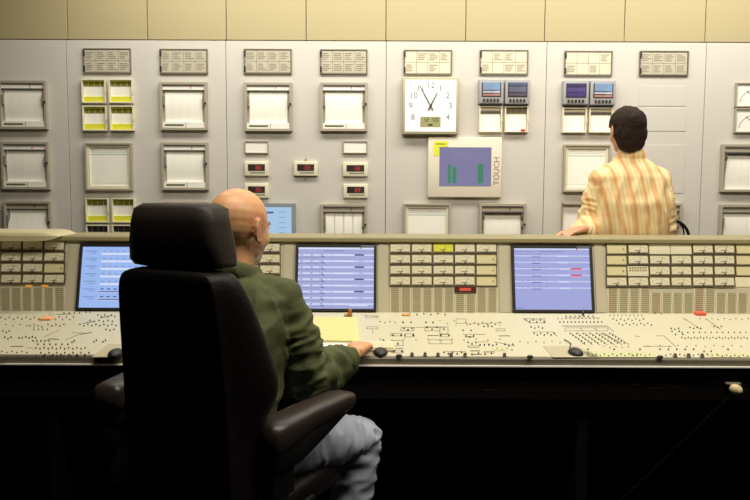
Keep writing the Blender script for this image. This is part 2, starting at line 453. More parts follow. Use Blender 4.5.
def readout(px, label, txt, pegs=False):
    c, w, h = wbox(*px)
    r = empty('digital_readout', c, label, 'digital readout', 'red digital readouts')
    m = MB(); m.rbox(-w, w, -.02, 0, -h, h, cream_m, .004); m.build('case', r)
    m = MB(); m.box(-w * .7, w * .7, -.022, -.018, -h * .28, h * .62, dark_m)
    n = len(txt)
    for i, chh in enumerate(txt): seven(m, -w * .05 + i * w * .24, -h * .12, w * .17, h * .55, chh, -.022, led_m)
    for i in range(2): seven(m, -w * .6 + i * w * .24, -h * .12, w * .17, h * .55, '8', -.022, led_off)
    m.build('window', r)
    m = MB(); m.box(-w * .5, w * .7, -.0212, -.018, -h * .62, -h * .48, ink_m); m.build('legend', r)
    if pegs:
        m = MB(); m.cyl((0, -.012, h + .012), (0, 1, 0), .005, .012, metal_m, 10); m.build('screw', r)
        m = MB(); m.cyl((0, -.012, -h - .012), (0, 1, 0), .005, .012, metal_m, 10); m.build('screw', r)
readout((245, 161.5, 269, 176), 'red digital readout directly below the white plate over the bald head', '80')
readout((245, 183.5, 269, 198), 'red digital readout just above the bald head, partly hidden', '35')
readout((294, 161.5, 318, 176), 'red digital readout standing alone with a small screw above and below', '08', True)
readout((343, 162.5, 368, 176.5), 'red digital readout, upper of the right pair under the white plate', '38')
readout((343.5, 184, 368, 198), 'red digital readout, lower of the right pair under the white plate', '88')

# ------------------------------------------------------------------ light blue wall display
c, w, h = wbox(247, 203, 296, 250)
r = empty('wall_display', c, 'light blue screen in a grey frame beside the bald man face', 'display')
m = MB(); m.frame(-w, w, -h, h, .024, -.03, 0, mat('blue_grey_frame', srgb(142, 150, 152), .5)); m.build('frame', r, bevel=.002)
m = MB(); m.box(-w + .022, w - .022, -.014, -.004, -h + .022, h - .022, em('light_blue', (.42, .62, .86), .9))
for k in range(7):
    m.box(w * .3, w * .6, -.0146, -.014, h * (.6 - .22 * k), h * (.64 - .22 * k), em('light_blue_line', (.32, .48, .78), .8))
m.box(-w * .7, w * .1, -.0146, -.014, h * .56, h * .64, em('dark_blue_line', (.1, .16, .4), .7)); m.build('screen', r)

# ------------------------------------------------------------------ touch panel
c, w, h = wbox(427.5, 137.5, 501, 197.5)
r = empty('touch_panel', c, 'cream touch panel with violet screen below and right of the clock', 'touch panel')
m = MB(); m.rbox(-w, w, -.028, 0, -h, h, mat('touch_case', srgb(226, 218, 196), .5), .006); m.build('case', r)
p = wbox(439, 147.5, 490.5, 186); dx = p[0] - c
m = MB(); m.box(dx.x - p[1], dx.x + p[1], -.0295, -.026, dx.z - p[2], dx.z + p[2], em('touch_violet', (.22, .205, .36), .95))
gm = em('touch_green', (.06, .25, .14), .9); lm = em('touch_line', (.28, .27, .45), .9)
W2, H2 = p[1], p[2]
for (a, b, t) in ((-.68, -.56, .1), (-.5, -.34, -.02), (.48, .7, .14)): m.box(dx.x + W2 * a, dx.x + W2 * b, -.0303, -.0295, dx.z - H2 * .86, dx.z + H2 * t, gm)
for k in range(6): m.box(dx.x - W2 * .6, dx.x + W2 * (.1 if k % 2 else .8), -.0303, -.0295, dx.z + H2 * (.4 + .08 * k), dx.z + H2 * (.42 + .08 * k), lm)
m.build('screen', r)
m = MB(); tp = wbox(492, 156, 500, 186)[0] - c
text_into(m, 'TOUCH', .048, Matrix.Translation((tp.x, -.0285, tp.z)) @ Matrix.Rotation(-PI / 2, 4, 'Y') @ RX90, mat('touch_ink', srgb(140, 132, 112), .6)); m.build('lettering', r)
q = wbox(433.5, 141.5, 447.5, 156); d2 = q[0] - c
m = MB(); s1 = on_y(439, 160, WY).x - c.x; s2 = dx.z + p[2]
m.box(d2.x - q[1], s1 - .001, -.0295, -.027, d2.z - q[2], d2.z + q[2], yel_m); m.box(s1 - .001, d2.x + q[1], -.0295, -.027, s2 + .001, d2.z + q[2], yel_m)
m.box(d2.x - q[1] * .7, d2.x + q[1] * .6, -.03, -.0295, d2.z + q[2] * .55, d2.z + q[2] * .7, mat('olive_ink', srgb(130, 130, 40), .6))
m.v  # sticker
st_o = m.build('yellow_sticker', None, -c); st_o.parent = None
st_o.location = (0, 0, 0)
tag(st_o, 'yellow corner sticker around the upper left of the violet touch screen', 'sticker')

# ------------------------------------------------------------------ wall clock
c, w, h = wbox(402, 78, 458, 135)
r = empty('wall_clock', c, 'square white wall clock with black hands and a small digital window', 'clock')
m = MB(); m.rbox(-w, w, -.045, 0, -h, h, mat('clock_case', srgb(176, 170, 140), .4), .006); m.build('case', r)
m = MB(); m.box(-w * .9, w * .9, -.0465, -.04, -h * .9, h * .9, mat('clock_face', srgb(250, 250, 248), .5)); m.build('face', r)
m = MB(); nm = mat('clock_num', srgb(120, 124, 124), .6)
cc = (0, .0)
for n_, a in ((12, 0), (1, 30), (2, 60), (3, 90), (4, 120), (8, 240), (9, 270), (10, 300), (11, 330)):
    x = math.sin(math.radians(a)) * w * .70; z = math.cos(math.radians(a)) * h * .70
    if n_ in (4, 8): z = -h * .40; x = math.copysign(w * .62, x)
    text_into(m, str(n_), .05, Matrix.Translation((x, -.047, z)) @ RX90, nm)
m.build('numerals', r)
def hand(ang, l, wd, name):
    m = MB(); u = Vector((math.sin(ang), 0, math.cos(ang))); v = Vector((math.cos(ang), 0, -math.sin(ang)))
    y = -.05 if name == 'minute_hand' else -.052
    q = [u * -.03 - v * wd, u * -.03 + v * wd, u * l + v * wd * .6, u * l - v * wd * .6]
    m.hexa([a + Vector((0, y, 0)) for a in q], [a + Vector((0, y - .0015, 0)) for a in q], dark_m); m.build(name, r)
hand(math.radians(-29), w * .80, .0032, 'minute_hand'); hand(math.radians(27), w * .52, .004, 'hour_hand')
m = MB(); m.cyl((0, -.056, 0), (0, 1, 0), .007, .01, dark_m, 16); m.build('hub', r)
m = MB(); m.box(-w * .36, w * .36, -.0475, -.046, -h * .74, -h * .38, mat('lcd', srgb(158, 158, 110), .4))
lc = mat('lcd_ink', srgb(70, 72, 48), .5)
for i, chh in enumerate('12'): seven(m, -w * .27 + i * w * .12, -h * .56, w * .08, h * .13, chh, -.0475, lc)
for i, chh in enumerate('55'): seven(m, w * .08 + i * w * .12, -h * .56, w * .08, h * .13, chh, -.0475, lc)
m.box(-w * .08, w * .08, -.048, -.0475, -h * .7, -h * .63, lc)
m.build('digital_window', r)

# ------------------------------------------------------------------ quadrant gauges at right edge
for px, lb in (((734.5, 83, 762, 107.5), 'upper white quadrant gauge with an arc scale at the right edge'),
               ((733.5, 108.5, 761, 133), 'lower white quadrant gauge with an arc scale at the right edge')):
    c, w, h = wbox(*px); r = empty('quadrant_gauge', c, lb, 'gauge', 'quadrant gauges')
    m = MB(); m.frame(-w, w, -h, h, .008, -.022, 0, frame_m); m.build('frame', r, bevel=.001)
    m = MB(); m.box(-w + .008, w - .008, -.012, 0, -h + .008, h - .008, white_m)
    pts = []
    for k in range(13):
        t = PI / 2 * k / 12; pts.append((w * .8 - math.cos(t) * w * 1.45, -.013, -h * .6 + math.sin(t) * h * 1.15))
    m.tube(pts, .0014, ink_m, 6)
    m.tube([(w * .8, -.0135, -h * .6), (-w * .2, -.0135, h * .35)], .0012, dark_m, 6)
    m.build('dial', r)

# ================================================================== CONSOLE
D0 = Vector((0, 2.60, .764)); D1 = Vector((0, 3.35, .793))
ds = math.atan((D1.z - D0.z) / (D1.y - D0.y)); dn = Vector((0, -math.sin(ds), math.cos(ds)))
ft = math.radians(15); fn = Vector((0, -math.cos(ft), math.sin(ft))); fu = Vector((0, math.sin(ft), math.cos(ft)))
XL, XR = -3.0, 3.0
def desk(px, py): return on_plane(px, py, D0, dn)
def fas(px, py): return on_plane(px, py, D1, fn)
FR = (-ft, 0, 0); DR = (ds, 0, 0)
MF = Matrix.Rotation(-ft, 4, 'X'); MD = Matrix.Rotation(ds, 4, 'X')
CO = Vector((0, 3.0, 0))
con = empty('control_console', CO, 'long cream control console with sloping desk and upright instrument panel across the room', 'control console')
desk_m = mat('desk_cream', srgb(196, 191, 163), .5, var=.03, vscale=3)
pan_m = mat('panel_cream', srgb(192, 186, 160), .55, var=.03, vscale=3)
post_m = mat('post_cream', srgb(192, 185, 160), .55)
ledge_m = mat('ledge_olive', srgb(146, 137, 100), .5, var=.04, vscale=5)
nose_m = mat('nosing', srgb(112, 105, 88), .45, .2, var=.1, vscale=8)
apron_m = mat('apron_black', (0.004, 0.0028, 0.002), .6, spec=.15)
m = MB(); m.extrude_profile([(D0.y, D0.z), (D1.y, D1.z), (D1.y, D1.z - .03), (D0.y, D0.z - .03)], XL, XR, desk_m); m.build('worktop', con, CO)
m = MB(); m.extrude_profile([(2.6, .764), (2.592, .762), (2.588, .756), (2.588, .736), (2.6, .736)], XL, XR, nose_m); m.build('nosing', con, CO)
m = MB(); m.box(XL, XR, 2.576, 2.6, .7315, .7355, mat('edge_highlight_white', srgb(250, 246, 236), .3)); m.build('edge_strip', con, CO)  # white lip, coloured and shaped to give the polished chamfer's highlight
m = MB(); m.box(XL, XR, 2.60, 2.625, .61, .731, apron_m)
rr = random.Random(3)
for k in range(26):
    x = rr.uniform(-.1, 1.5); z = rr.uniform(.64, .72); m.box(x, x + rr.uniform(.01, .05), 2.5992, 2.6, z, z + .0015, mat('scratch', srgb(60, 48, 40), .5))
m.build('apron', con, CO)
m = MB(); m.box(XL, XR, 3.2, 3.60, 0, .75, apron_m); m.build('base_cabinet', con, CO)
for x in (-2.2, -1.15, .75, 1.85):
    m = MB(); m.box(x - .02, x + .02, 2.63, 3.2, 0, .731, apron_m); m.build('support_panel', con, CO)
PT = fas(375, 243)
hh = (PT - Vector((PT.x, D1.y, D1.z))).length
T = Vector((0, D1.y, D1.z)) + fu * hh
m = MB(); m.extrude_profile([(D1.y, D1.z), (T.y, T.z), (3.60, T.z), (3.60, .75), (3.38, .75)], XL, XR, pan_m); m.build('instrument_panel', con, CO)
LZ0 = T.z; LZ1 = 1.128
m = MB(); m.extrude_profile([(T.y - .016, LZ0 + .005), (T.y - .020, LZ0 + .009), (T.y - .020, LZ1 - .006), (T.y - .014, LZ1), (3.66, LZ1), (3.66, LZ0 + .003)], XL, XR, ledge_m)
m.build('top_ledge', con, CO)
m = MB(); m.box(XL, XR, T.y - .008, 3.6, LZ0, LZ0 + .005, mat('shadow_strip', srgb(120, 110, 80), .6)); m.build('ledge_shadow_line', con, CO)  # darker strip painted in as the shadow line beneath the ledge
# raised cover at the left end of the ledge
xe = on_y(62, 236, 3.4).x
m = MB()
prof = [(3.355, LZ1 - .022), (3.352, LZ1 + .004), (3.36, LZ1 + .016), (3.40, LZ1 + .02), (3.60, LZ1 + .02), (3.62, LZ1), (3.4, LZ1), (3.385, LZ1 - .022)]
secs = []
vs = []; fs = []
K = [(XL, 1), (xe - .10, 1), (xe - .06, .9), (xe - .03, .62), (xe - .012, .3), (xe, .02)]
n = len(prof)
for x, s_ in K:
    for y, z in prof: vs.append((x, 3.42 + (y - 3.42) * (.75 + .25 * s_), LZ1 + (z - LZ1) * (s_ if z > LZ1 else 1) if z >= LZ1 else LZ1 - (LZ1 - z) * s_))
for k in range(len(K) - 1):
    for i in range(n): fs.append((k * n + i, (k + 1) * n + i, (k + 1) * n + (i + 1) % n, k * n + (i + 1) % n))
fs.append(list(range(n))); fs.append(list(range(len(K) * n - 1, (len(K) - 1) * n - 1, -1)))
m.add(vs, fs, mat('cover_cream', srgb(196, 186, 146), .5)); m.build('raised_cover', con, CO)

# bank bay frames and posts
def fbox(mb, x0, y0, x1, y1, d0, d1, mt):    # pixel box on fascia, depth d outward
    a = fas((x0 + x1) / 2, y0); b = fas((x0 + x1) / 2, y1); l = fas(x0, (y0 + y1) / 2).x; rgt = fas(x1, (y0 + y1) / 2).x
    h1 = (a - D1).dot(fu); h0 = (b - D1).dot(fu)
    M = Matrix.Translation(Vector((0, D1.y, D1.z))) @ MF
    mb.box(l, rgt, -d1, -d0, h0, h1, mt, M)
for x0, x1 in ((67, 77), (163, 172), (283, 293), (378, 388), (499, 510), (595, 604)):
    m = MB(); fbox(m, x0, 244, x1, 312.5, 0, .004, post_m); m.build('post', con, CO, bevel=.001)

# --------------------------------------------------------------- meters: top-level things on the panel
def fpos(x0, y0, x1, y1):
    c = fas((x0 + x1) / 2, (y0 + y1) / 2); w = (fas(x1, (y0 + y1) / 2) - fas(x0, (y0 + y1) / 2)).length / 2
    h = (fas((x0 + x1) / 2, y0) - fas((x0 + x1) / 2, y1)).length / 2
    return c, w, h
_, mw, mh = fpos(390, 254, 411.4, 264.8)
mw -= .0008; mh -= .0008
edge_m = mat('meter_edge', srgb(92, 80, 54), .5)
dial_m = mat('meter_dial', srgb(228, 222, 192), .5); dial_y = mat('meter_dial_yellow', srgb(218, 210, 162), .5)
scale_m = mat('meter_scale', srgb(150, 134, 96), .6)
def meter_proto(dm, kind):
    r = empty('panel_meter', (0, 0, 0), 'x', 'meter', 'small meters in the console panel', rot=FR)
    m = MB(); m.frame(-mw, mw, -mh, mh, .0032, -.010, 0, edge_m)
    m.build('bezel', r)
    m = MB(); m.box(-mw + .003, mw - .003, -.006, 0, -mh + .003, mh - .003, dm)
    if kind == 'meter':
        for k in range(11):
            a = math.radians(-50 + 10 * k); x = math.sin(a) * mw * .9; z = -mh * .55 + math.cos(a) * mh * 1.1 - mh * .05
            m.box(x - .0007, x + .0007, -.0067, -.006, z - .004, z + .001, scale_m)
        m.box(-mw * .35, mw * .25, -.0067, -.006, -mh * .35, -mh * .2, scale_m)
    elif kind == 'flat':
        m.box(mw * .55, mw * .7, -.0067, -.006, -mh * .2, mh * .1, scale_m)
    dl_ = m.build('dial', r)
    if kind == 'meter':
        m = MB(); q = [Vector((-.0008, 0, -mh * .7)), Vector((.0008, 0, -mh * .7)), Vector((.014, 0, mh * .5)), Vector((.0135, 0, mh * .5))]
        m.hexa([a + Vector((0, -.0085, 0)) for a in q], [a + Vector((0, -.0075, 0)) for a in q], dark_m); m.build('pointer', dl_)
        m = MB(); m.box(-mw + .006, mw - .006, -.0105, -.006, -mh + .0032, -mh + .0080, edge_m)
        m.cyl((0, -.0125, -mh + .008), (0, 1, 0), .004, .006, dark_m, 10); m.build('lower_cover', r)
    return r
protos = {'meter': meter_proto(dial_m, 'meter'), 'flat': meter_proto(dial_y, 'flat'), 'yellow': None}
protos['yellow'] = meter_proto(yel_m, 'meter')
first = {k: True for k in protos}
ORD = ['first', 'second', 'third', 'fourth', 'fifth', 'sixth', 'seventh']
ROW = ['top', 'second', 'third', 'bottom']
def put_meter(x0, y0, kind, label):
    c, _, _ = fpos(x0, y0, x0 + 21.5, y0 + 10.9)
    p = protos[kind]
    if first[kind]:
        first[kind] = False; p.location = c; p['label'] = label; return p
    return dup(p, c, label)
def bank(x0, y0, cols, where, kinds):
    for i in range(cols):
        for j in range(4):
            k = kinds(i, j)
            if not k: continue
            lb = f'{ROW[j]} row, {ORD[i]} column, {where}'
            pre = {'meter': 'cream needle meter', 'flat': 'plain yellowish meter', 'yellow': 'bright yellow meter'}[k]
            put_meter(x0 + 21.5 * i, y0 + 10.9 * j, k, pre + ', ' + lb)
bank(1.2, 241, 3, 'block at the left edge of the console', lambda i, j: 'flat' if (i, j) == (2, 2) else 'meter')
bank(173.5, 242.6, 5, 'between the left and middle monitors', lambda i, j: 'meter')
bank(389.5, 243, 5, 'between middle and right monitors', lambda i, j: 'yellow' if (i, j) == (2, 0) else ('flat' if i == 4 and j > 0 else 'meter'))
def kr(i, j):
    if i == 0: return 'flat' if j < 3 else 'meter'
    if (i, j) == (1, 2): return None
    if i in (2, 3) and j == 0: return None
    if i == 6: return 'flat' if j < 3 else None
    return 'meter'
bank(605.5, 243.8, 7, 'right of the right monitor', kr)
# blank plates and label tile as console parts
for (x0, y0) in ((648.5, 243.8), (670, 243.8), (734.5, 276.5), (627, 265.6)):
    m = MB(); fbox(m, x0 + .4, y0 + .4, x0 + 21, y0 + 10.5, 0, .004, dial_m)
    if x0 == 627:
        for k in range(2):
            for q in range(7): fbox(m, x0 + 2 + q * 2.6, y0 + 1.5 + 2.6 * k, x0 + 3.8 + q * 2.6, y0 + 3.3 + 2.6 * k, .004, .0046, scale_m)
    m.build('label_tile' if x0 == 627 else 'blank_plate', con, CO, bevel=.0006)
# red display in the middle bank
c, w, h = fpos(454.5, 286.8, 476, 292.5)
r = empty('digital_readout', c, 'small glowing red readout below the meter block between middle and right monitors', 'digital readout', rot=FR)
m = MB(); m.box(-w, w, -.012, 0, -h, h, mat('dark_red_case', srgb(70, 24, 14), .4)); m.build('case', r, bevel=.001)
m = MB(); m.box(-w * .55, w * .5, -.0128, -.012, -h * .5, h * .5, em('glow_red', (.75, .10, .05), .9)); m.build('window', r)
# small coloured lamps under the left bank
for x, mt, nme in ((29, 'lamp_amber', 0), (45, 'lamp_amber', 0)):
    m = MB(); fbox(m, x - 3, 285, x + 3, 287.2, 0, .006, em('lamp_amber', (.8, .35, .06), .7)); m.build('indicator_lamp', con, CO)

# legend strip columns
slot_m = mat('legend_slot', srgb(162, 152, 118), .6); slot_g = mat('legend_slot_green', srgb(156, 156, 118), .6); slot_b = mat('legend_slot_brown', srgb(164, 144, 112), .6)
lg_m = mat('legend_back', srgb(208, 202, 174), .6)
def column(px, y0, y1, sm):
    m = MB(); fbox(m, px, y0, px + 10.2, y1, 0, .003, lg_m)
    nrow = int((y1 - y0) / 2.05)
    for k in range(nrow):
        y = y0 + .5 + 2.05 * k; fbox(m, px + 1.2, y, px + 9.0, y + 1.35, .003, .005, sm)
    m.build('legend_column', con, CO)
for i in range(6): column(1 + 10.8 * i, 287.5, 313, slot_m)
for i in range(10): column(173.5 + 10.75 * i, 287.5, 313.3, slot_m)
for i in range(10):
    column(390 + 10.8 * i, 287.5 if i not in (6, 7) else 294, 313.6, slot_m)
for i in range(13): column(607.5 + 10.8 * i, (288 if i < 4 or i in (9, 8) else 292.5), 314.2, slot_g if i in (7,) else (slot_b if i % 4 == 0 else slot_m))

# --------------------------------------------------------------- monitors (set in the panel)
ST = {}
def monitor(px, label, style, group='monitors set in the console panel'):
    c, w, h = fpos(*px)
    r = empty('monitor', c, label, 'monitor', group, rot=FR)
    b = .0125
    m = MB(); m.frame(-w, w, -h, h, b, -.018, 0, bezel_m); bz_ = m.build('bezel', r, bevel=.0015)
    m = MB(); iw, ih = w - b, h - b
    blue = {'left': (.34, .50, .90), 'mid': (.38, .41, .70), 'right': (.37, .40, .73)}[style]
    Z = Matrix.Identity(4)
    m.box(-iw, iw, -.010, -.002, -ih, ih, em('scr_' + style, blue, .95))
    light = em('scr_light_' + style, (.68, .74, .95), 1.0); dk = em('scr_dark_' + style, (.07, .08, .28), .8); mid = em('scr_mid_' + style, tuple(q * .72 for q in blue), .9)
    def R(x0, x1, t0, t1, mt, d=.0105): m.box(-iw + 2 * iw * x0, -iw + 2 * iw * x1, -d, -.009, ih - 2 * ih * t1, ih - 2 * ih * t0, mt)
    rn = random.Random(style)
    if style == 'left':
        for k in range(7):
            t = .06 + .125 * k
            R(.25, .98, t + .04, t + .07, light)
            R(.04, .20, t, t + .02, mid); R(.10, .18, t + .035, t + .05, mid)
            for q in range(8): R(.27 + q * .085, .31 + q * .085, t, t + .018, mid if k < 5 else dk, .011)
            if k > 4: R(.25, .98, t + .045, t + .062, dk, .011)
    elif style == 'mid':
        R(0, 1, 0, .03, light); R(.33, .6, .045, .065, mid)
        for k in range(9):
            t = .11 + .1 * k
            R(0, 1, t, t + .028, em('scr_band_mid', (.60, .64, .92), 1.0)); R(.47, .72, t, t + .028, light)
            for q in range(9): R(.03 + q * .045, .055 + q * .045, t + .004, t + .022, light if q % 3 else mid, .011)
            R(.3, .35, t + .038, t + .05, dk, .011); R(0, .28, t + .05, t + .06, mid)
            if k % 2 == 0 and k < 8: R(.745, .87, t, t + .024, dk, .0112)
            else: R(.80, .86, t + .005, t + .02, mid)
        R(.68, .92, .93, .955, light)
        m.v; R(.28, .283, .1, .85, mid, .0112)
    else:
        R(0, 1, 0, .02, light); R(.33, .66, .045, .06, mid); R(0, .25, .05, .06, mid)
        for k in range(6):
            t = .115 + .105 * k
            R(0, 1, t, t + .016, em('scr_band_r', (.60, .64, .92), 1.0)); R(.56 + .02 * (k % 3), .72, t - .002, t + .022, light)
            for q in range(5): R(.08 + q * .08, .12 + q * .08, t - .015, t - .004, mid)
            R(.23, .35, t + .02, t + .03, dk, .011)
            if k in (2, 3): R(.745, .89, t - .002, t + .018, em('scr_red', (.85, .05, .10), .9), .0112); R(.76, .89, t + .03, t + .045, em('scr_pink', (.7, .35, .55), .9))
            else: R(.75, .88, t + .01, t + .035, em('scr_green', (.36, .5, .62), .9))
        R(0, .12, .965, .985, mid)
    m.build('screen', r)
    m = MB(); m.box(w * .62, w * .95, -.0187, -.0178, h - .009, h - .004, em('osd', (.4, .4, .42), .5)); m.build('button_strip', bz_)
    m = MB(); m.box(w * .6, w * .63, -.0187, -.0178, h - .02, h - .008, em('osd_red', (.5, .08, .05), .5)); m.build('power_mark', bz_)
monitor((79, 244.5, 160.5, 310.5), 'left monitor with light blue rows, partly hidden by the black chair', 'left')
monitor((295.5, 245, 376.5, 311.5), 'middle monitor beside the green sleeved arm with violet blue table rows', 'mid')
monitor((511.5, 246, 592.5, 312.5), 'right monitor showing two red bars over an empty blue lower third', 'right')

# --------------------------------------------------------------- desk details
MDK = Matrix.Translation(D0) @ MD
def dloc(px, py):
    p = desk(px, py); q = MDK.inverted() @ p; return q.x, q.y
def dquad(mb, pts, z0, z1, mt):
    q = [dloc(*p) for p in pts]
    mb.hexa([(x, y, z0) for x, y in q], [(x, y, z1) for x, y in q], mt, MDK)
knob_m = mat('knob_black', srgb(50, 44, 34), .5); knob_br = mat('knob_brown', srgb(96, 74, 44), .5); knob_gn = mat('knob_green', srgb(100, 110, 60), .5); knob_or = mat('knob_orange', srgb(190, 110, 50), .5)
line_m = mat('mimic_line', srgb(92, 88, 70), .6); line2_m = mat('mimic_line_pale', srgb(178, 170, 138), .6)
knobs = []      # (px, py, mat, size)
def row(x0, x1, y, st, mt=knob_m, zig=0, s=1.0, slope=0, miss=0.0):
    x = x0; k = 0; rn = random.Random(int(x0 * 7 + y))
    while x <= x1 + .01:
        if rn.random() >= miss: knobs.append((x, y + (zig if k % 2 else 0) + slope * (x - x0), mt, s))
        x += st; k += 1
row(1, 46, 318, 4.2, knob_br, 1.6); row(52, 76, 317.5, 3.6, knob_br, 2.6); row(64, 80, 313.5, 5.2)
row(30, 44, 326.5, 4, knob_gn, 1); row(48, 64, 325, 4, knob_m, 1.6); row(34, 48, 330, 4.5, knob_gn, 0)
row(3, 10, 331.5, 3.2, knob_br, 1.5); row(5, 12, 338, 3, knob_m, 1.6); row(26, 38, 337.5, 3.2, knob_m, 1); row(33, 52, 341.5, 4, knob_m, 0)
row(36, 86, 348.5, 4.1, knob_br, 1.0); row(41, 90, 353.5, 4.0, knob_m, 1.8); row(36, 86, 357, 7, knob_m); row(38, 70, 345, 6, knob_m)
row(72, 76, 343, 2.4, knob_m, -1.6); row(94, 98, 342.5, 2.4, knob_m, -1.6); row(103, 106, 342.5, 2.4, knob_m, -1.6)
row(80, 116, 325, 4, knob_m, 1.2); row(90, 116, 321, 4.5, knob_m, 1); row(98, 116, 315.5, 3.4, knob_m, 1.6); row(106, 117, 330, 4, knob_m, 1)
row(19, 24, 338.5, 3); row(86, 90, 312.8, 4)
# centre
for q in ((403, 323), (411, 323), (404, 329), (408, 330.5), (412, 329), (426, 323), (433, 323), (427, 328), (432, 330), (437, 328), (444, 330), (393, 336), (401, 336), (405, 336), (413, 336), (441, 336), (449, 336), (398, 344.5), (394, 352), (402, 352)):
    knobs.append((*q, knob_m, 1.1))
row(660, 748, 346, 9, knob_br, 1, .7); row(604, 628, 347, 6, knob_gn, 1, .7); row(380, 500, 339.5, 12, knob_br, 1, .7); row(520, 560, 342, 8, knob_br, 1.2, .7); row(700, 748, 319, 6, knob_br, 1, .8); row(2, 30, 352, 5, knob_br, 1, .8); row(6, 34, 325, 7, knob_br, 1, .8); row(380, 398, 322, 5, knob_br, 1, .8)
row(410, 446, 314.3, 7, knob_m, 1, 1.0); row(440, 460, 321, 7, knob_br, 3, .7)
row(466, 503, 323, 4.2, knob_br, 1.8, .9); row(484, 492, 327, 4, knob_m); row(463, 472, 331, 8, knob_m); row(456, 500, 325.5, 11, knob_br, 0, .6)
row(466, 474, 336.5, 3.8, knob_m, 1); row(468, 478, 343, 4, knob_m, 1.5); row(480, 490, 345.5, 4.4); row(489, 500, 345, 3.8, knob_gn, 1); row(505, 515, 345, 4, knob_m, 1.5)
row(444, 466, 353, 4.4, knob_m, 1.4); row(472, 492, 355, 6.5, knob_m, -1); row(497, 515, 349, 5, knob_gn, 1.5, .8)
# right
row(526, 546, 320.5, 3.6, knob_m, 2); row(531, 546, 327.5, 3.8, knob_m, 1.2); row(534, 556, 334, 3.4, knob_m, 1.6); row(558, 600, 319, 4, knob_br, 0, .8)
row(560, 604, 322.6, 3.8, knob_m, 0); row(566, 594, 317, 4.5, knob_m, 0)
for k in range(7):
    x = 572 + 6.6 * k
    for q in range(6): knobs.append((x + q * 2.9 - 2 + (0), 334 + q * 1.9, knob_m, .85))
row(610, 642, 316, 4, knob_m, 0, .8); row(613, 646, 319.4, 3.8, knob_m, 1.5, .9); row(619, 654, 324, 3.6, knob_m, 1.4, .9)
row(655, 664, 314, 6); row(671, 682, 329, 3.8, knob_m, 1); row(690, 702, 328, 3.6, knob_m, 1); row(714, 724, 327, 3.6, knob_m, 1)
row(672, 684, 332, 3.6, knob_m, 3); row(682, 748, 333, 5.8, knob_br, 0, .9); row(682, 749, 338, 3.1, knob_br, .9, .9)
row(588, 640, 355, 4.1, knob_gn, 1.6); row(588, 640, 350, 26, knob_m); row(632, 652, 355.5, 4.4, knob_gn, 1, .9); row(660, 698, 350, 8.4, knob_m); row(666, 720, 356, 4.6, knob_gn, -1, .9)
row(718, 749, 356, 4.2, knob_br, 1, .9); row(728, 732, 350, 9); row(704, 712, 352, 7, knob_gn)
knobs = [k for k in knobs if k[1] < 357.6]
knobs.sort(key=lambda k: -k[1] * k[3])
def knob_geo(mb, px, py, mt, s):
    x, y = dloc(px, py); r = .0031 * s
    mb.cyl((x, y, 0), (0, 0, 1), r, .006 * s, mt, 8, r * .75, M=MDK)
for k in knobs[:96]:
    m = MB(); knob_geo(m, *k); m.build('control_knob', con, CO)
m = MB()
for k in knobs[96:]: knob_geo(m, *k)
o = m.build('small_buttons', con, CO); o['kind'] = 'stuff'

# toggle levers
for x, y in ((412, 356), (425, 356), (438, 356.3), (451, 356.3), (465, 356.5), (504.5, 356.5), (675, 357), (688.5, 357), (702, 357.2)):
    a, b = dloc(x, y)
    m = MB(); m.box(a - .0065, a + .0065, b - .006, b + .006, 0, .006, metal_m, MDK); m.box(a - .005, a + .005, b - .004, b + .004, .006, .013, mat('lever_grey', srgb(96, 92, 76), .4), MDK)
    m.build('lever_switch', con, CO, bevel=.001)
for x, y in ((399, 357), (530, 358), (660, 358.2)):
    a, b = dloc(x, y); m = MB(); m.ell((a, b, .004), .012, .007, .007, knob_m, 12, M=MDK); m.build('rotary_knob', con, CO)
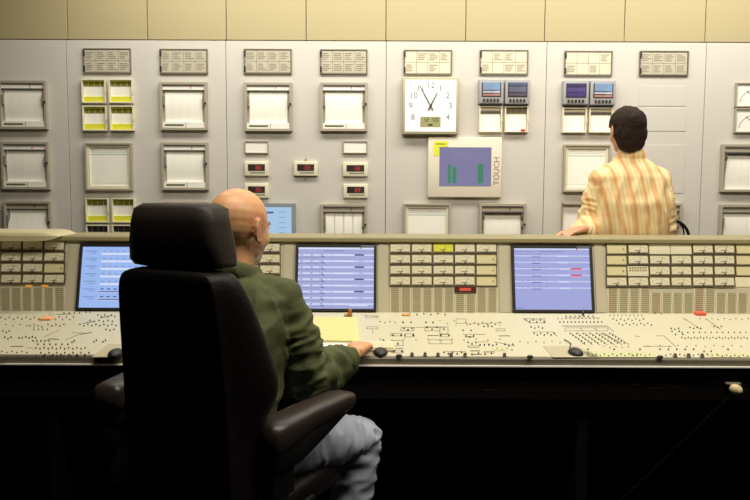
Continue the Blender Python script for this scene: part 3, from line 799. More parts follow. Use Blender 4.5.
# mimic diagrams
def dline(mb, p, q, wd=.0016, mt=line_m):
    a = Vector((*dloc(*p), 0)); b = Vector((*dloc(*q), 0)); d = (b - a).normalized(); n_ = Vector((-d.y, d.x, 0)) * wd
    mb.hexa([a - n_, b - n_, b + n_, a + n_], [v + Vector((0, 0, .0012)) for v in (a - n_, b - n_, b + n_, a + n_)], mt, MDK)
def drect(mb, x0, y0, x1, y1, wd=.0012, mt=line_m):
    sk = lambda x, y: (x + (x - 375) / 150 * (y - y0) * .0, y)
    for p, q in (((x0, y0), (x1, y0)), ((x1, y0), (x1, y1)), ((x1, y1), (x0, y1)), ((x0, y1), (x0, y0))): dline(mb, sk(*p), sk(*q), wd, mt)
groups = [
 [('r', 401, 327.5, 414, 331), ('l', 414, 327.5, 446, 327.5, 1), ('r', 425, 327, 440, 331), ('r', 440, 327, 448, 334), ('r', 405, 334, 414, 337)],
 [('r', 391, 333.5, 402, 336), ('r', 391.5, 340.5, 403, 346), ('b', 392, 348.8, 403, 348.8), ('r', 392, 351, 403, 353)],
 [('b', 427.5, 335.6, 438.5, 335.6), ('r', 440, 334.5, 449, 337), ('r', 429, 340, 452, 344), ('l', 441, 340, 441, 344)],
 [('r', 456, 319, 466, 323.5), ('l', 466, 324, 502, 323), ('r', 496, 329, 505, 331), ('b', 499, 336, 510, 336)],
 [('l', 463, 334.5, 486, 334.5), ('b', 465, 337, 474, 337), ('r', 468, 346, 479, 347.5), ('b', 470, 351, 480, 351), ('b', 472, 354.5, 482, 354.5), ('r', 484, 351.5, 494, 353)],
 [('l', 445, 351.6, 466, 351.6), ('l', 478, 342, 488, 342), ('l', 494, 342, 515, 346), ('l', 464, 352.5, 464, 355)],
 [('l', 362, 315.2, 378, 316.8), ('r', 366, 316, 378, 318), ('r', 367, 327, 378, 329), ('l', 372.5, 329, 372.5, 334)],
 [('l', 523, 318.6, 546, 318.6), ('l', 523, 318.6, 530, 323), ('r', 530, 320, 545, 323), ('l', 532, 332, 552, 332), ('l', 552, 332, 557, 336)],
 [('b', 562, 326.2, 607, 326.2), ('r', 565, 328, 608, 331), ('l', 607, 326, 614, 332), ('l', 580, 328, 583, 331), ('l', 594, 328, 598, 331)],
 [('l', 600, 333, 622, 343)] + [('l', 571 + 6.6 * k, 333, 585 + 7.4 * k, 345) for k in range(7)],
 [('l', 565, 318, 600, 318), ('l', 578, 315.8, 582, 318)],
 [('l', 656, 336, 664, 336), ('l', 664, 336, 676, 347), ('l', 643, 346.4, 672, 346.4), ('b', 645, 346.4, 650, 346.4), ('l', 634, 336, 640, 336.8)],
 [('l', 683, 318, 700, 329), ('l', 706, 319, 720, 329), ('l', 684, 320, 688, 320)],
 [('b', 11, 346.5, 23, 346.5), ('l', 27, 348, 33, 348), ('l', 46, 341, 50, 338.6), ('b', 49, 339, 59, 339.4)],
 [('l', 48, 315, 54, 315), ('b', 57, 314.6, 72, 314), ('l', 72, 333, 84, 333), ('b', 80, 334.5, 92, 332.5), ('b', 83, 323.5, 93, 321.5)],
 [('b', 101, 318, 112, 315.5), ('l', 44, 337, 60, 330), ('l', 66, 340, 80, 334)],
 [('b', 0, 356.3, 6, 356.3)], [('l', 586, 352.3, 640, 352.3), ('l', 640, 352.3, 650, 357)]]
groups = [[e] for k in (6, 13) for e in groups[k]] + [g for k, g in enumerate(groups) if k not in (6, 13)]
for g in groups:
    m = MB()
    for e in g:
        if e[0] == 'r': drect(m, *e[1:5])
        elif e[0] == 'b': dline(m, e[1:3], e[3:5], .0045)
        else: dline(m, e[1:3], e[3:5], .0009, line_m)
    m.build('mimic_diagram', con, CO)
# coloured legend strips in the desk
inl_m = mat('inlay_beige', srgb(178, 168, 138), .6); grn_m = mat('inlay_green', srgb(190, 190, 146), .6)
for pts, mt in (([(92, 357.4), (118, 357.4), (126, 344.5), (108, 344.5)], inl_m), ([(553, 357.6), (600, 357.6), (578, 346.4), (543, 346.4)], inl_m),
                ([(588, 357.4), (658, 357.4), (650, 351.8), (582, 351.8)], grn_m), ([(711, 357.4), (765, 357.4), (757, 353), (706, 353)], grn_m), ([(494, 351), (508, 351), (506, 347.5), (492, 347.5)], grn_m)):
    m = MB(); dquad(m, pts, .0002, .0016, mt); m.build('inlay', con, CO)

# loose things on the desk
def dmat(px, py, rz=0):
    p = desk(px, py); return p
def mouse(px, py, label, w=.026):
    p = desk(px, py); r = empty('computer_mouse', p, label, 'mouse', 'black mice on the console desk', rot=DR)
    m = MB(); n_ = 24; ring = []
    secs = [(Vector((0, 0, 0)), Vector((w * .94, 0, 0)), Vector((0, .040, 0)))]
    for k in range(9):
        a = PI / 2 * k / 9; secs.append((Vector((0, -.003 * k / 9, .004 + .018 * math.sin(a))), Vector((w * math.cos(a), 0, 0)), Vector((0, .042 * math.cos(a), 0))))
    m.loft(secs, mat('mouse_black', (.012, .01, .009), .5), 24); m.build('shell', r)
    m = MB(); m.cyl((-.003, .022, .012), (1, 0, 0), .008, .006, metal_m, 14); m.build('scroll_wheel', r)
    m = MB(); m.tube([(0, .038, .006), (0, .08, .004), (.02, .14, .004), (.01, .2, .004)], .0018, knob_m, 8); m.build('cord', r)
mouse(380.5, 353.8, 'black mouse beside the seated man hand')
mouse(575.5, 354, 'black mouse on the beige inlay below the right monitor')
mouse(116, 355, 'black mouse beside the black chair on the left part of the desk')
# yellow pad, sheet, keyboard
def flat_thing(name, pts, th, mt, label, cat, lines=None, z0=.0004):
    q = [Vector((*dloc(*p), 0)) for p in pts]; c = sum(q, Vector()) / 4
    m = MB(); m.hexa([(p - c) + Vector((0, 0, 0)) for p in q], [(p - c) + Vector((0, 0, th)) for p in q], mt)
    if lines:
        n_, lm_ = lines; a, b, cc_, d = [p - c for p in q]
        for k in range(1, n_):
            t = k / n_; p0 = a.lerp(d, t).lerp(b.lerp(cc_, t), .06); p1 = a.lerp(d, t).lerp(b.lerp(cc_, t), .94)
            u = Vector((0, .0006, 0)); z = Vector((0, 0, th)); z2 = Vector((0, 0, th + .0003))
            m.hexa([p0 - u + z, p1 - u + z, p1 + u + z, p0 + u + z], [p0 - u + z2, p1 - u + z2, p1 + u + z2, p0 + u + z2], lm_)
    o = m.build(name, bevel=0); o.matrix_world = MDK @ Matrix.Translation(c + Vector((0, 0, z0)))
    o.location = (MDK @ Matrix.Translation(c + Vector((0, 0, z0)))).translation; o.rotation_euler = DR
    return tag(o, label, cat)
flat_thing('paper_pad', [(306, 341.5), (359.5, 342.5), (357, 318.5), (308, 318.5)], .006, mat('pad_yellow', srgb(210, 205, 140), .8), 'yellow paper pad lying under the middle monitor', 'paper pad', (14, mat('pad_line', srgb(206, 200, 110), .8)))
flat_thing('paper_sheet', [(314, 353), (350, 353.5), (346, 343.5), (314, 343.5)], .0008, mat('sheet_white', srgb(240, 236, 222), .8), 'white paper sheet between the yellow pad and the green sleeve', 'paper')
# keyboard with rows of keys
q = [Vector((*dloc(*p), 0)) for p in ((352, 352), (396, 352), (392, 344.5), (354, 344.5))]; c = sum(q, Vector()) / 4
kb = empty('keyboard', MDK @ c, 'low beige keyboard behind the mouse and the seated man hand', 'keyboard', rot=DR)
m = MB(); w_ = (q[1] - q[0]).length / 2; d_ = (q[3] - q[0]).length / 2
m.box(-w_, w_, -d_, d_, .0003, .010, mat('keyboard_body', srgb(206, 196, 158), .5)); m.build('body', kb, bevel=.002)
m = MB()
for i in range(11):
    for j in range(3): m.box(-w_ + .005 + i * (2 * w_ - .01) / 11, -w_ + .003 + (i + 1) * (2 * w_ - .01) / 11, -d_ + .006 + j * (2 * d_ - .012) / 3, -d_ + .004 + (j + 1) * (2 * d_ - .012) / 3, .010, .015, mat('key_cream', srgb(222, 212, 176), .5))
m.build('keys', kb)
# coloured tags and a little amber bottle
def tagthing(px, py, w, d, hgt, mt, label):
    p = desk(px, py); r = MB(); r.rbox(-w, w, -d, d, 0.0005, hgt, mt, min(w, d, hgt) * .3)
    o = r.build('marker_tag'); o.location = p; o.rotation_euler = DR; tag(o, label, 'marker', 'coloured markers left on the desk')
tagthing(47, 319.5, .024, .022, .010, mat('tag_orange', srgb(244, 168, 112), .6), 'orange marker lying on the left part of the desk under the meters')
tagthing(406, 315.5, .018, .012, .006, mat('tag_brown', srgb(214, 140, 76), .6), 'orange brown marker below the meters between the middle and right monitors')
tagthing(700, 315, .022, .018, .014, mat('tag_red', srgb(232, 90, 56), .6), 'bright red marker at the back of the right part of the desk')
p = desk(350, 316.5); r = empty('small_figure', p, 'tiny amber figure standing under the middle monitor', 'figurine', rot=DR)
m = MB(); am = mat('amber', srgb(176, 112, 40), .3)
m.loft([(Vector((0, 0, z)), Vector((a, 0, 0)), Vector((0, a, 0))) for z, a in ((.0005, .009), (.004, .011), (.014, .009), (.02, .006), (.026, .009), (.034, .007), (.037, .002))], am, 14); m.build('body', r)
m = MB(); m.loft([(Vector((-.018, 0, z)), Vector((a, 0, 0)), Vector((0, a, 0))) for z, a in ((.0005, .007), (.010, .008), (.018, .003))], mat('amber_pale', srgb(206, 176, 110), .4), 12); m.build('companion', r)
# lamp/mic stub on the desk below the right monitor
for x in (583,):
    a, b = dloc(x, 315.5); m = MB(); m.cyl((a, b, 0), (0, 0, 1), .005, .012, knob_m, 10, M=MDK); m.cyl((a, b, .012), (0, -.1, 1), .0016, .02, metal_m, 8, M=MDK); m.build('post_switch', con, CO)

# receiver under the desk edge
p = on_y(736, 389.5, 2.575)
r = empty('intercom_receiver', p, 'cream oval receiver hanging under the console edge at the right with a dark cord', 'receiver')
m = MB(); RR = Matrix.Rotation(math.radians(25), 3, 'Y')
m.ell((0, 0, 0), .024, .016, .0185, mat('receiver_cream', srgb(226, 208, 160), .4), 20, R=RR); m.ell((.006, -.0135, -.004), .008, .004, .008, mat('receiver_dim', srgb(190, 170, 120), .5), 12); m.build('shell', r)
m = MB(); m.box(-.03, .02, .004, .024, .016, .0205, metal_m); m.build('bracket', r)
cordp = []
p1 = on_y(730, 396, 2.58) - p; p2 = on_y(655, 470, 2.62) - p; p3 = on_y(600, 520, 2.7) - p
N = 260
for k in range(N):
    t = k / (N - 1); b = (1 - t) ** 2 * p1 + 2 * t * (1 - t) * p2 + t * t * p3
    a = k * .95; cordp.append(b + Vector((math.cos(a) * .006, math.sin(a) * .006, 0)))
m = MB(); m.tube(cordp, .0016, mat('cord_black', (.004, .004, .0045), 1, spec=0.1), 5); m.build('coiled_cord', r)

# ================================================================== PEOPLE
def remesh(mb, voxel, smooth=4, fac=.5):
    me = bpy.data.meshes.new('tmp'); me.from_pydata([tuple(v) for v in mb.v], [], mb.f); me.update()
    o = bpy.data.objects.new('tmp', me); COL.objects.link(o)
    r = o.modifiers.new('r', 'REMESH'); r.mode = 'VOXEL'; r.voxel_size = voxel; r.use_smooth_shade = True
    s = o.modifiers.new('s', 'SMOOTH'); s.factor = fac; s.iterations = smooth
    dg = bpy.context.evaluated_depsgraph_get(); dg.update()
    out = bpy.data.meshes.new_from_object(o.evaluated_get(dg))
    bpy.data.objects.remove(o); bpy.data.meshes.remove(me)
    return out
def finish(me, name, mt, parent, off, fn_=None, col=None):
    if fn_:
        ns = [v.normal.copy() for v in me.vertices]
        for v, n_ in zip(me.vertices, ns): v.co = v.co + n_ * fn_(v.co, n_)
    if col:
        at = me.color_attributes.new('tone', 'FLOAT_COLOR', 'POINT')
        for i, v in enumerate(me.vertices): at.data[i].color = (*col(v.co), 1)
    me.transform(Matrix.Translation(-Vector(off)))
    me.materials.clear(); me.materials.append(mt)
    for p_ in me.polygons: p_.use_smooth = True; p_.material_index = 0
    me.name = name; o = bpy.data.objects.new(name, me); COL.objects.link(o)
    if parent: o.parent = parent
    return o
V = Vector
def chain(mb, pts, rs, n=16):     # limb with rounded ends
    pts = [V(p) for p in pts]
    d0 = (pts[0] - pts[1]).normalized(); d1 = (pts[-1] - pts[-2]).normalized()
    P = [pts[0] + d0 * rs[0] * .85, pts[0] + d0 * rs[0] * .5] + pts + [pts[-1] + d1 * rs[-1] * .5, pts[-1] + d1 * rs[-1] * .85]
    R = [rs[0] * .45, rs[0] * .85] + list(rs) + [rs[-1] * .85, rs[-1] * .45]
    mb.tube(P, R, skin0, n)
skin0 = mat('skin_base', (.5, .3, .2), .5)
def head_geo(mb, M):
    R3 = M.to_3x3()
    def E(c, a, b, cc_, rot=None): mb.ell(M @ V(c), a, b, cc_, skin0, 24, R=R3 @ rot if rot is not None else R3)
    E((0, -.012, .030), .076, .095, .086); E((0, -.03, .012), .072, .072, .072)
    E((0, .03, -.02), .060, .062, .075); E((0, .048, -.072), .038, .036, .030); E((0, .02, -.06), .054, .05, .038)
    E((0, .067, .022), .050, .019, .016); E((0, .052, -.012), .057, .036, .05)               # brow
    for s in (-1, 1):
        E((s * .034, .056, -.026), .024, .024, .022); E((s * .030, .074, .010), .017, .010, .008)     # cheek
        # ear: shell + rim
        E((s * .077, -.016, -.004), .009, .019, .030, Matrix.Rotation(s * math.radians(22), 3, 'Z'))
        rim = []
        for k in range(12):
            a = math.radians(-125 + 25 * k)
            yy = -.018 - math.cos(a) * .019
            rim.append(M @ V((s * (.079 + max(0, -.013 - yy) * .45), yy, -.002 + math.sin(a) * .030)))
        mb.tube(rim, [.0045] * 12, skin0, 8)
        E((s * .077, -.006, -.030), .007, .009, .010)
    mb.tube([M @ V((0, .092, .016)), M @ V((0, .101, -.004)), M @ V((0, .106, -.020)), M @ V((0, .096, -.030))], [.009, .009, .012, .009], skin0, 10)
    E((.010, .098, -.026), .008, .009, .007); E((-.010, .098, -.026), .008, .009, .007)
    E((0, .070, -.045), .034, .020, .026); E((0, .082, -.048), .022, .010, .005); E((0, .080, -.057), .019, .010, .006)
def hand_geo(mb, M, side, curls, spread=1.0):
    # local: +x fingers, +y*side thumb side, +z back of hand
    R3 = M.to_3x3()
    mb.loft([(M @ V((x, y * side, z)), R3 @ V((0, a, 0)), R3 @ V((0, 0, b))) for x, y, z, a, b in
             ((-.03, 0, 0, .024, .018), (0, 0, 0, .027, .018), (.03, .002, .001, .036, .017), (.06, 0, 0, .041, .015), (.085, -.002, -.002, .039, .012))], skin0, 16, 2.5)
    L = [(.030, .040, .024, .020), (.010, .044, .028, .021), (-.011, .041, .026, .020), (-.030, .032, .020, .018)]
    for i, (y, a, b, c_) in enumerate(L):
        cu = curls[i]; p_ = V((.080 - abs(i - 1) * .004, y * side, -.001)); pts = [V((.06, y * side * .9, 0)), p_]; ang = cu * .5; yy = (y * .25 * spread)
        for seg in (a, b, c_):
            p_ = p_ + V((math.cos(ang), yy * side * 1.0, -math.sin(ang))).normalized() * seg; pts.append(p_); ang += cu
        chain(mb, [M @ q_ for q_ in pts], [.0095, .0092, .0085, .0078, .0068], 10)
    tp = [V((.005, .018 * side, -.006)), V((.03, .042 * side, -.012)), V((.058, .058 * side, -.016)), V((.080, .062 * side, -.020))]
    chain(mb, [M @ q_ for q_ in tp], [.015, .0135, .0105, .0085], 10)
def basis(o, x, z):                # matrix with local x, approx z
    x = V(x).normalized(); z = V(z); z = (z - x * z.dot(x)).normalized(); y = z.cross(x)
    M = Matrix(((x.x, y.x, z.x, o[0]), (x.y, y.y, z.y, o[1]), (x.z, y.z, z.z, o[2]), (0, 0, 0, 1))); return M
def skinmat(name, c1, c2):
    m = bpy.data.materials.new(name); m.use_nodes = True; nt = m.node_tree; b = nt.nodes['Principled BSDF']
    at = nt.nodes.new('ShaderNodeAttribute'); at.attribute_name = 'tone'
    nz = nt.nodes.new('ShaderNodeTexNoise'); nz.inputs['Scale'].default_value = 60; nz.inputs['Detail'].default_value = 5
    tc = nt.nodes.new('ShaderNodeTexCoord'); nt.links.new(tc.outputs['Object'], nz.inputs['Vector'])
    mx = nt.nodes.new('ShaderNodeMix'); mx.data_type = 'RGBA'; mx.blend_type = 'MULTIPLY'; mx.inputs['Factor'].default_value = .25
    nt.links.new(at.outputs['Color'], mx.inputs['A']); nt.links.new(nz.outputs['Fac'], mx.inputs['B'])
    nt.links.new(mx.outputs['Result'], b.inputs['Base Color']); b.inputs['Roughness'].default_value = .42
    b.inputs['Subsurface Weight'].default_value = .12; b.inputs['Subsurface Radius'].default_value = (.02, .008, .004); b.inputs['Subsurface Scale'].default_value = .3
    return m

def person(name, label, base, J, yaw_b, headM, hair, cloth, group=None):
    """J: joint dict of world points"""
    r = empty(name, base, label, 'person')
    off = V(base)
    # ---------- body
    b = MB()
    right = V((math.cos(yaw_b), -math.sin(yaw_b), 0)); fwd = V((math.sin(yaw_b), math.cos(yaw_b), 0))
    pel, chest, neck = J['pelvis'], J['chest'], J['neck']
    def sec(p_, a, c_): return (V(p_), right * a, fwd * c_)
    tor = [sec(pel + V((0, 0, -.06)), .11, .08), sec(pel, .145, .095), sec(pel.lerp(chest, .4), .125, .082), sec(chest, .145, .09), sec(chest.lerp(neck, .5), .125, .072), sec(neck + V((0, 0, -.02)), .07, .06), sec(neck + V((0, 0, .03)), .055, .055)]
    b.loft(tor, skin0, 28, 2.3)
    hc = headM @ V((0, -.02, -.03))
    chain(b, [neck + V((0, 0, -.03)), neck.lerp(hc, .5), hc], [.062, .056, .056], 20)
    head_geo(b, headM)
    for s in ('r', 'l'):
        chain(b, [chest.lerp(J['sh' + s], .55) + V((0, 0, .03)), J['sh' + s], J['sh' + s].lerp(J['el' + s], .5), J['el' + s], J['el' + s].lerp(J['wr' + s], .4), J['wr' + s]], [.045, .042, .038, .034, .034, .024])
        chain(b, [J['hip' + s], J['hip' + s].lerp(J['kn' + s], .5), J['kn' + s], J['kn' + s].lerp(J['an' + s], .35), J['an' + s]], [.085, .072, .052, .052, .034])
        fd = J['toe' + s] - J['an' + s]
        chain(b, [J['an' + s] + V((0, 0, -.03)) - fd.normalized() * .03, J['an' + s].lerp(J['toe' + s], .5) + V((0, 0, -.01)), J['toe' + s]], [.034, .034, .026])
        hand_geo(b, J['hand' + s], J['side' + s], J['curl' + s])
    me = remesh(b, .0042, 3)
    Hi = headM.inverted()
    def tone(co):
        q_ = Hi @ co; base_c = V(cloth['skin'])
        if q_.length < .2:
            k = 0
            if cloth.get('bald'):
                jaw = max(0, min(1, (-.028 - q_.z) / .02)) * max(0, min(1, (q_.y + .03) / .03)); jaw *= 1 if q_.z > -.12 else 0
                side = max(0, min(1, (.045 - q_.z + q_.y * -.3) / .04)) * max(0, min(1, (.03 - q_.y) / .03)) * (1 if q_.z > -.06 else max(0, 1 + (q_.z + .06) / .02))
                k = max(jaw * .62, side * .22)
            lip = math.exp(-((q_.z + .052) / .009) ** 2 - (q_.x / .022) ** 2) if q_.y > .07 else 0
            c_ = base_c.lerp(V((.10, .065, .045)), k); c_ = c_.lerp(V((.45, .14, .11)), lip * .6)
            if abs(abs(q_.x) - .082) < .012 and abs(q_.z) < .045 and abs(q_.y) < .03: c_ = c_.lerp(V((.62, .20, .11)), .45)
            return c_
        return base_c
    body = finish(me, 'body', skinmat(name + '_skin', 0, 0), r, off, None, tone)
    # ---------- eyes
    for s in (-1, 1):
        m = MB(); R3 = headM.to_3x3()
        m.ell(headM @ V((s * .030, .0745, -.001)), .0125, .0125, .0095, white_m, 14, R=R3); m.ell(headM @ V((s * .030, .0845, -.001)), .0058, .0038, .0058, dark_m, 10, R=R3); m.build('eye', r, off)
        m = MB(); m.tube([headM @ V((s * .014, .091, .022)), headM @ V((s * .030, .090, .027)), headM @ V((s * .046, .078, .021))], [.003, .0034, .002], mat('brow_brown', srgb(60, 40, 26), .8), 8); m.build('eyebrow', r, off)
    # ---------- shirt
    g = MB(); ease = cloth.get('ease', .03); trap = cloth.get('trap', 0)
    tor = [sec(pel + V((0, 0, cloth.get('hem', -.05))), .165 + ease, .115 + ease), sec(pel + V((0, 0, .03)), .158 + ease, .11 + ease), sec(pel.lerp(chest, .4), .145 + ease * 1.2, .105 + ease * 1.1), sec(chest, .165 + ease, .115 + ease), sec(neck + V((0, 0, -.095)), .182 + ease * .5, .105 + ease * .5), sec(neck + V((0, 0, -.06)), .165 + ease * .3 + trap * .6, .088 + ease * .4), sec(neck + V((0, 0, -.03)), .115 + trap, .075), sec(neck + V((0, 0, -.005)), .070, .064), sec(neck + V((0, 0, .004)), .062, .060)]
    g.loft(tor, skin0, 32, 2.4)
    for s in ('r', 'l'):
        sh, el, wr = J['sh' + s], J['el' + s], J['wr' + s]; z = ease
        chain(g, [neck + V((0, 0, -.052)) + (sh - neck) * .12, neck.lerp(sh, .55) + V((0, 0, -.016)), sh + V((0, 0, -.006))], [.050, .052, .048 + z * .25], 20)
        cuff = wr.lerp(el, .2)
        chain(g, [chest.lerp(sh, .5) + V((0, 0, .02)), sh + V((0, 0, -.008)), sh.lerp(el, .35), sh.lerp(el, .8), el, el.lerp(wr, .3), el.lerp(wr, .6), cuff], [.050 + z * .2, .050 + z * .3, .049 + z * .55, .046 + z * .75, .045 + z * .8, .048 + z * .8, .044 + z * .7, .038 + z * .35], 20)
    # collar
    ring = []
    nk = neck + V((0, 0, cloth.get('col', .012)))
    for k in range(17):
        t = 2 * PI * k / 16; ring.append(nk + right * math.cos(t) * .066 + fwd * math.sin(t) * .064 + V((0, 0, -.018 * math.sin(t))))
    for dz, rr_ in ((0, .011), (-.014, .013), (.010, .008)): g.tube([q_ + V((0, 0, dz)) for q_ in ring], rr_, skin0, 8)
    me = remesh(g, .006, 10)
    sd = V((cloth['seed'], 3, 7))
    segs = [(J['shr'], J['elr']), (J['elr'], J['wrr']), (J['shl'], J['ell']), (J['ell'], J['wrl'])]
    def wr_(co, n_):
        best = 9; ax = V((0, 0, 1)); lt = 0
        for a, b_ in segs:
            d = b_ - a; t = max(0, min(1, (co - a).dot(d) / d.length_squared)); dd = (co - (a + d * t)).length
            if dd < best: best = dd; ax = d.normalized(); lt = t
        amp = cloth.get('amp', .008)
        if best < .085:
            p_ = co * 9 + ax * (co.dot(ax) * 22); k = noise.noise(p_ + sd)
            sd_ = min((co - J['shr']).length, (co - J['shl']).length); fa = max(.15, min(1, (sd_ - .06) / .08)); return fa * (amp * 1.0 * (1 - abs(k) * 3.2) * .6 + amp * .5 * noise.noise(co * 30))
        w_ = co.dot(right) ; p_ = V((w_ * 16 + noise.noise(co * 5) * 1.2, 0, co.z * 4)) + sd
        k = noise.noise(p_); return amp * (1 - abs(k) * 3.4) * .8 + amp * .3 * noise.noise(co * 22)
    sh = finish(me, 'shirt', cloth['shirt'], r, off, wr_)
    if not cloth.get('nolabel'): sh['label'] = cloth['shirt_label']
    # ---------- trousers
    g = MB()
    g.loft([sec(pel + V((0, 0, -.11)), .14, .10), sec(pel + V((0, 0, -.06)), .17, .125), sec(pel, .172, .122), sec(pel + V((0, 0, .07)), .155, .115)], skin0, 24, 2.4)
    for s in ('r', 'l'):
        hp, kn, an = J['hip' + s], J['kn' + s], J['an' + s]
        chain(g, [hp, hp.lerp(kn, .3), hp.lerp(kn, .8), kn, kn.lerp(an, .25), kn.lerp(an, .9)], [.100, .098, .076, .071, .070, .062], 22)
    me = remesh(g, .007, 3)
    lsegs = [(J['hipr'], J['knr']), (J['knr'], J['anr']), (J['hipl'], J['knl']), (J['knl'], J['anl'])]
    def tr_(co, n_):
        best = 9; ax = V((0, 0, 1)); e_ = 1
        for a, b_ in lsegs:
            d = b_ - a; t = max(0, min(1, (co - a).dot(d) / d.length_squared)); dd = (co - (a + d * t)).length
            if dd < best: best = dd; ax = d.normalized()
        kd = min((co - J['knr']).length, (co - J['knl']).length)
        amp = .006 + .006 * math.exp(-(kd / .14) ** 2)
        return amp * (1 - abs(noise.noise(co * 8 + ax * (co.dot(ax) * 18))) * 3.2)
    tr = finish(me, 'trousers', cloth['trousers'], r, off, tr_)
    # belt
    m = MB(); ring = []
    for k in range(33):
        t = 2 * PI * k / 32; ring.append(pel + V((0, 0, .055)) + right * math.cos(t) * .163 + fwd * math.sin(t) * .123)
    m.tube(ring, .012, mat('belt_brown', srgb(60, 40, 26), .5), 8); m.build('belt', r, off)
    # shoes
    for s in ('r', 'l'):
        an, toe = J['an' + s], J['toe' + s]; d = (toe - an); d.z = 0; d.normalize(); lat = V((d.y, -d.x, 0)); g0 = V((an.x, an.y, J.get('ground' + s, 0)))
        m = MB(); sh_m = mat('shoe_leather', srgb(40, 30, 24), .4)
        m.loft([(g0 - d * .075 + V((0, 0, .04)), lat * .022, V((0, 0, .034))), (g0 - d * .05 + V((0, 0, .05)), lat * .037, V((0, 0, .05))), (g0 + d * .02 + V((0, 0, .055)), lat * .042, V((0, 0, .055))), (g0 + d * .09 + V((0, 0, .042)), lat * .046, V((0, 0, .042))), (g0 + d * .16 + V((0, 0, .032)), lat * .047, V((0, 0, .03))), (g0 + d * .20 + V((0, 0, .026)), lat * .03, V((0, 0, .022)))], sh_m, 20, 2.6)
        m.build('shoe', r, off)
    if hair:
        hair(r, off, headM)
    return r

# ---- seated man
YB = math.radians(25)
fB = V((math.sin(YB), math.cos(YB), 0)); rB = V((math.cos(YB), -math.sin(YB), 0))
SC = V((-.44, 2.25, 0))          # chair seat centre
headS = Matrix.Translation(on_y(240, 229.5, 2.34)) @ Matrix.Rotation(-math.radians(30), 4, 'Z') @ Matrix.Rotation(math.radians(-6), 4, 'X') @ Matrix.Scale(1.10, 4)
hs = headS.translation
neckS = hs + V((-.005, -.035, -.138))
shr = V((-.268, 2.26, 1.030)); elr = V((-.205, 2.275, .765)); wrr = V((-.072, 2.495, .788))
J = dict(pelvis=V((-.475, 2.17, .60)), chest=V((-.445, 2.25, .90)), neck=neckS,
         shr=shr, elr=elr, wrr=wrr, shl=V((-.60, 2.40, 1.03)), ell=V((-.62, 2.50, .79)), wrl=V((-.46, 2.66, .825)),
         hipr=V((-.385, 2.16, .575)), knr=V((-.045, 2.46, .522)), anr=V((-.105, 2.42, .11)), toer=V((-.06, 2.56, .035)),
         hipl=V((-.55, 2.24, .575)), knl=V((-.56, 2.62, .52)), anl=V((-.56, 2.62, .11)), toel=V((-.54, 2.77, .035)),
         handr=basis((-.060, 2.535, .797), (.12, 1, .03), (0, 0, 1)) @ Matrix.Scale(1.08, 4), sider=1, curlr=(.26, .2, .24, .34),
         handl=basis((-.455, 2.68, .813), (.25, 1, -.04), (0, 0, 1)), sidel=-1, curll=(.3, .3, .34, .4))
green_m = mat('shirt_olive', srgb(76, 82, 44), .8, bump=.25, bscale=220, var=.22, vscale=9)
def jeans():
    m = mat('denim', srgb(158, 165, 178), .85, bump=.2, bscale=300, var=.25, vscale=14); return m
person('person', 'bald seated man in olive green shirt and faded jeans, hand beside a mouse', (-.45, 2.2, 0), J, YB, headS, None,
       dict(skin=(.78, .40, .18), bald=True, shirt=green_m, trousers=jeans(), seed=1, shirt_label='olive green long sleeved shirt', amp=.015, ease=.026, trap=.042))

# ---- standing man
YT = math.radians(-4)
headT = Matrix.Translation(on_y(626, 132, 3.80)) @ Matrix.Rotation(math.radians(9), 4, 'Z') @ Matrix.Rotation(math.radians(-4), 4, 'X')
ht = headT.translation
def plaid():
    m = bpy.data.materials.new('plaid_shirt'); m.use_nodes = True; nt = m.node_tree; b = nt.nodes['Principled BSDF']; b.inputs['Roughness'].default_value = .85
    tc = nt.nodes.new('ShaderNodeTexCoord'); mp = nt.nodes.new('ShaderNodeMapping'); mp.inputs['Rotation'].default_value = (0, math.radians(12), 0)
    nt.links.new(tc.outputs['Object'], mp.inputs['Vector'])
    def wave(ax, sc, dist):
        w_ = nt.nodes.new('ShaderNodeTexWave'); w_.wave_type = 'BANDS'; w_.bands_direction = ax; w_.wave_profile = 'SIN'
        w_.inputs['Scale'].default_value = sc; w_.inputs['Distortion'].default_value = dist; w_.inputs['Detail'].default_value = 1; w_.inputs['Detail Scale'].default_value = 1.2
        nt.links.new(mp.outputs['Vector'], w_.inputs['Vector']); return w_
    def ramp(src, st):
        rp = nt.nodes.new('ShaderNodeValToRGB'); el = rp.color_ramp.elements
        while len(el) > 1: el.remove(el[0])
        el[0].position = st[0][0]; el[0].color = (*st[0][1], 1)
        for p_, c_ in st[1:]: e_ = el.new(p_); e_.color = (*c_, 1)
        nt.links.new(src.outputs['Fac'], rp.inputs['Fac']); return rp
    A, B, C_ = srgb(244, 228, 186), srgb(240, 212, 160), srgb(228, 184, 132)
    r1 = ramp(wave('X', 5.2, 3.0), [(0, C_), (.3, B), (.6, A), (1, srgb(246, 232, 188))])
    r2 = ramp(wave('Z', 3.6, .6), [(0, srgb(236, 196, 120)), (.5, srgb(248, 236, 190)), (1, srgb(255, 244, 214))])
    r3 = ramp(wave('X', 15, .6), [(0, srgb(226, 200, 170)), (.35, (1, 1, 1)), (1, (1, 1, 1))])
    mx = nt.nodes.new('ShaderNodeMix'); mx.data_type = 'RGBA'; mx.blend_type = 'MULTIPLY'; mx.inputs['Factor'].default_value = .3
    nt.links.new(r1.outputs['Color'], mx.inputs['A']); nt.links.new(r2.outputs['Color'], mx.inputs['B'])
    m2 = nt.nodes.new('ShaderNodeMix'); m2.data_type = 'RGBA'; m2.blend_type = 'MULTIPLY'; m2.inputs['Factor'].default_value = .5
    nt.links.new(mx.outputs['Result'], m2.inputs['A']); nt.links.new(r3.outputs['Color'], m2.inputs['B'])
    nt.links.new(m2.outputs['Result'], b.inputs['Base Color']); return m
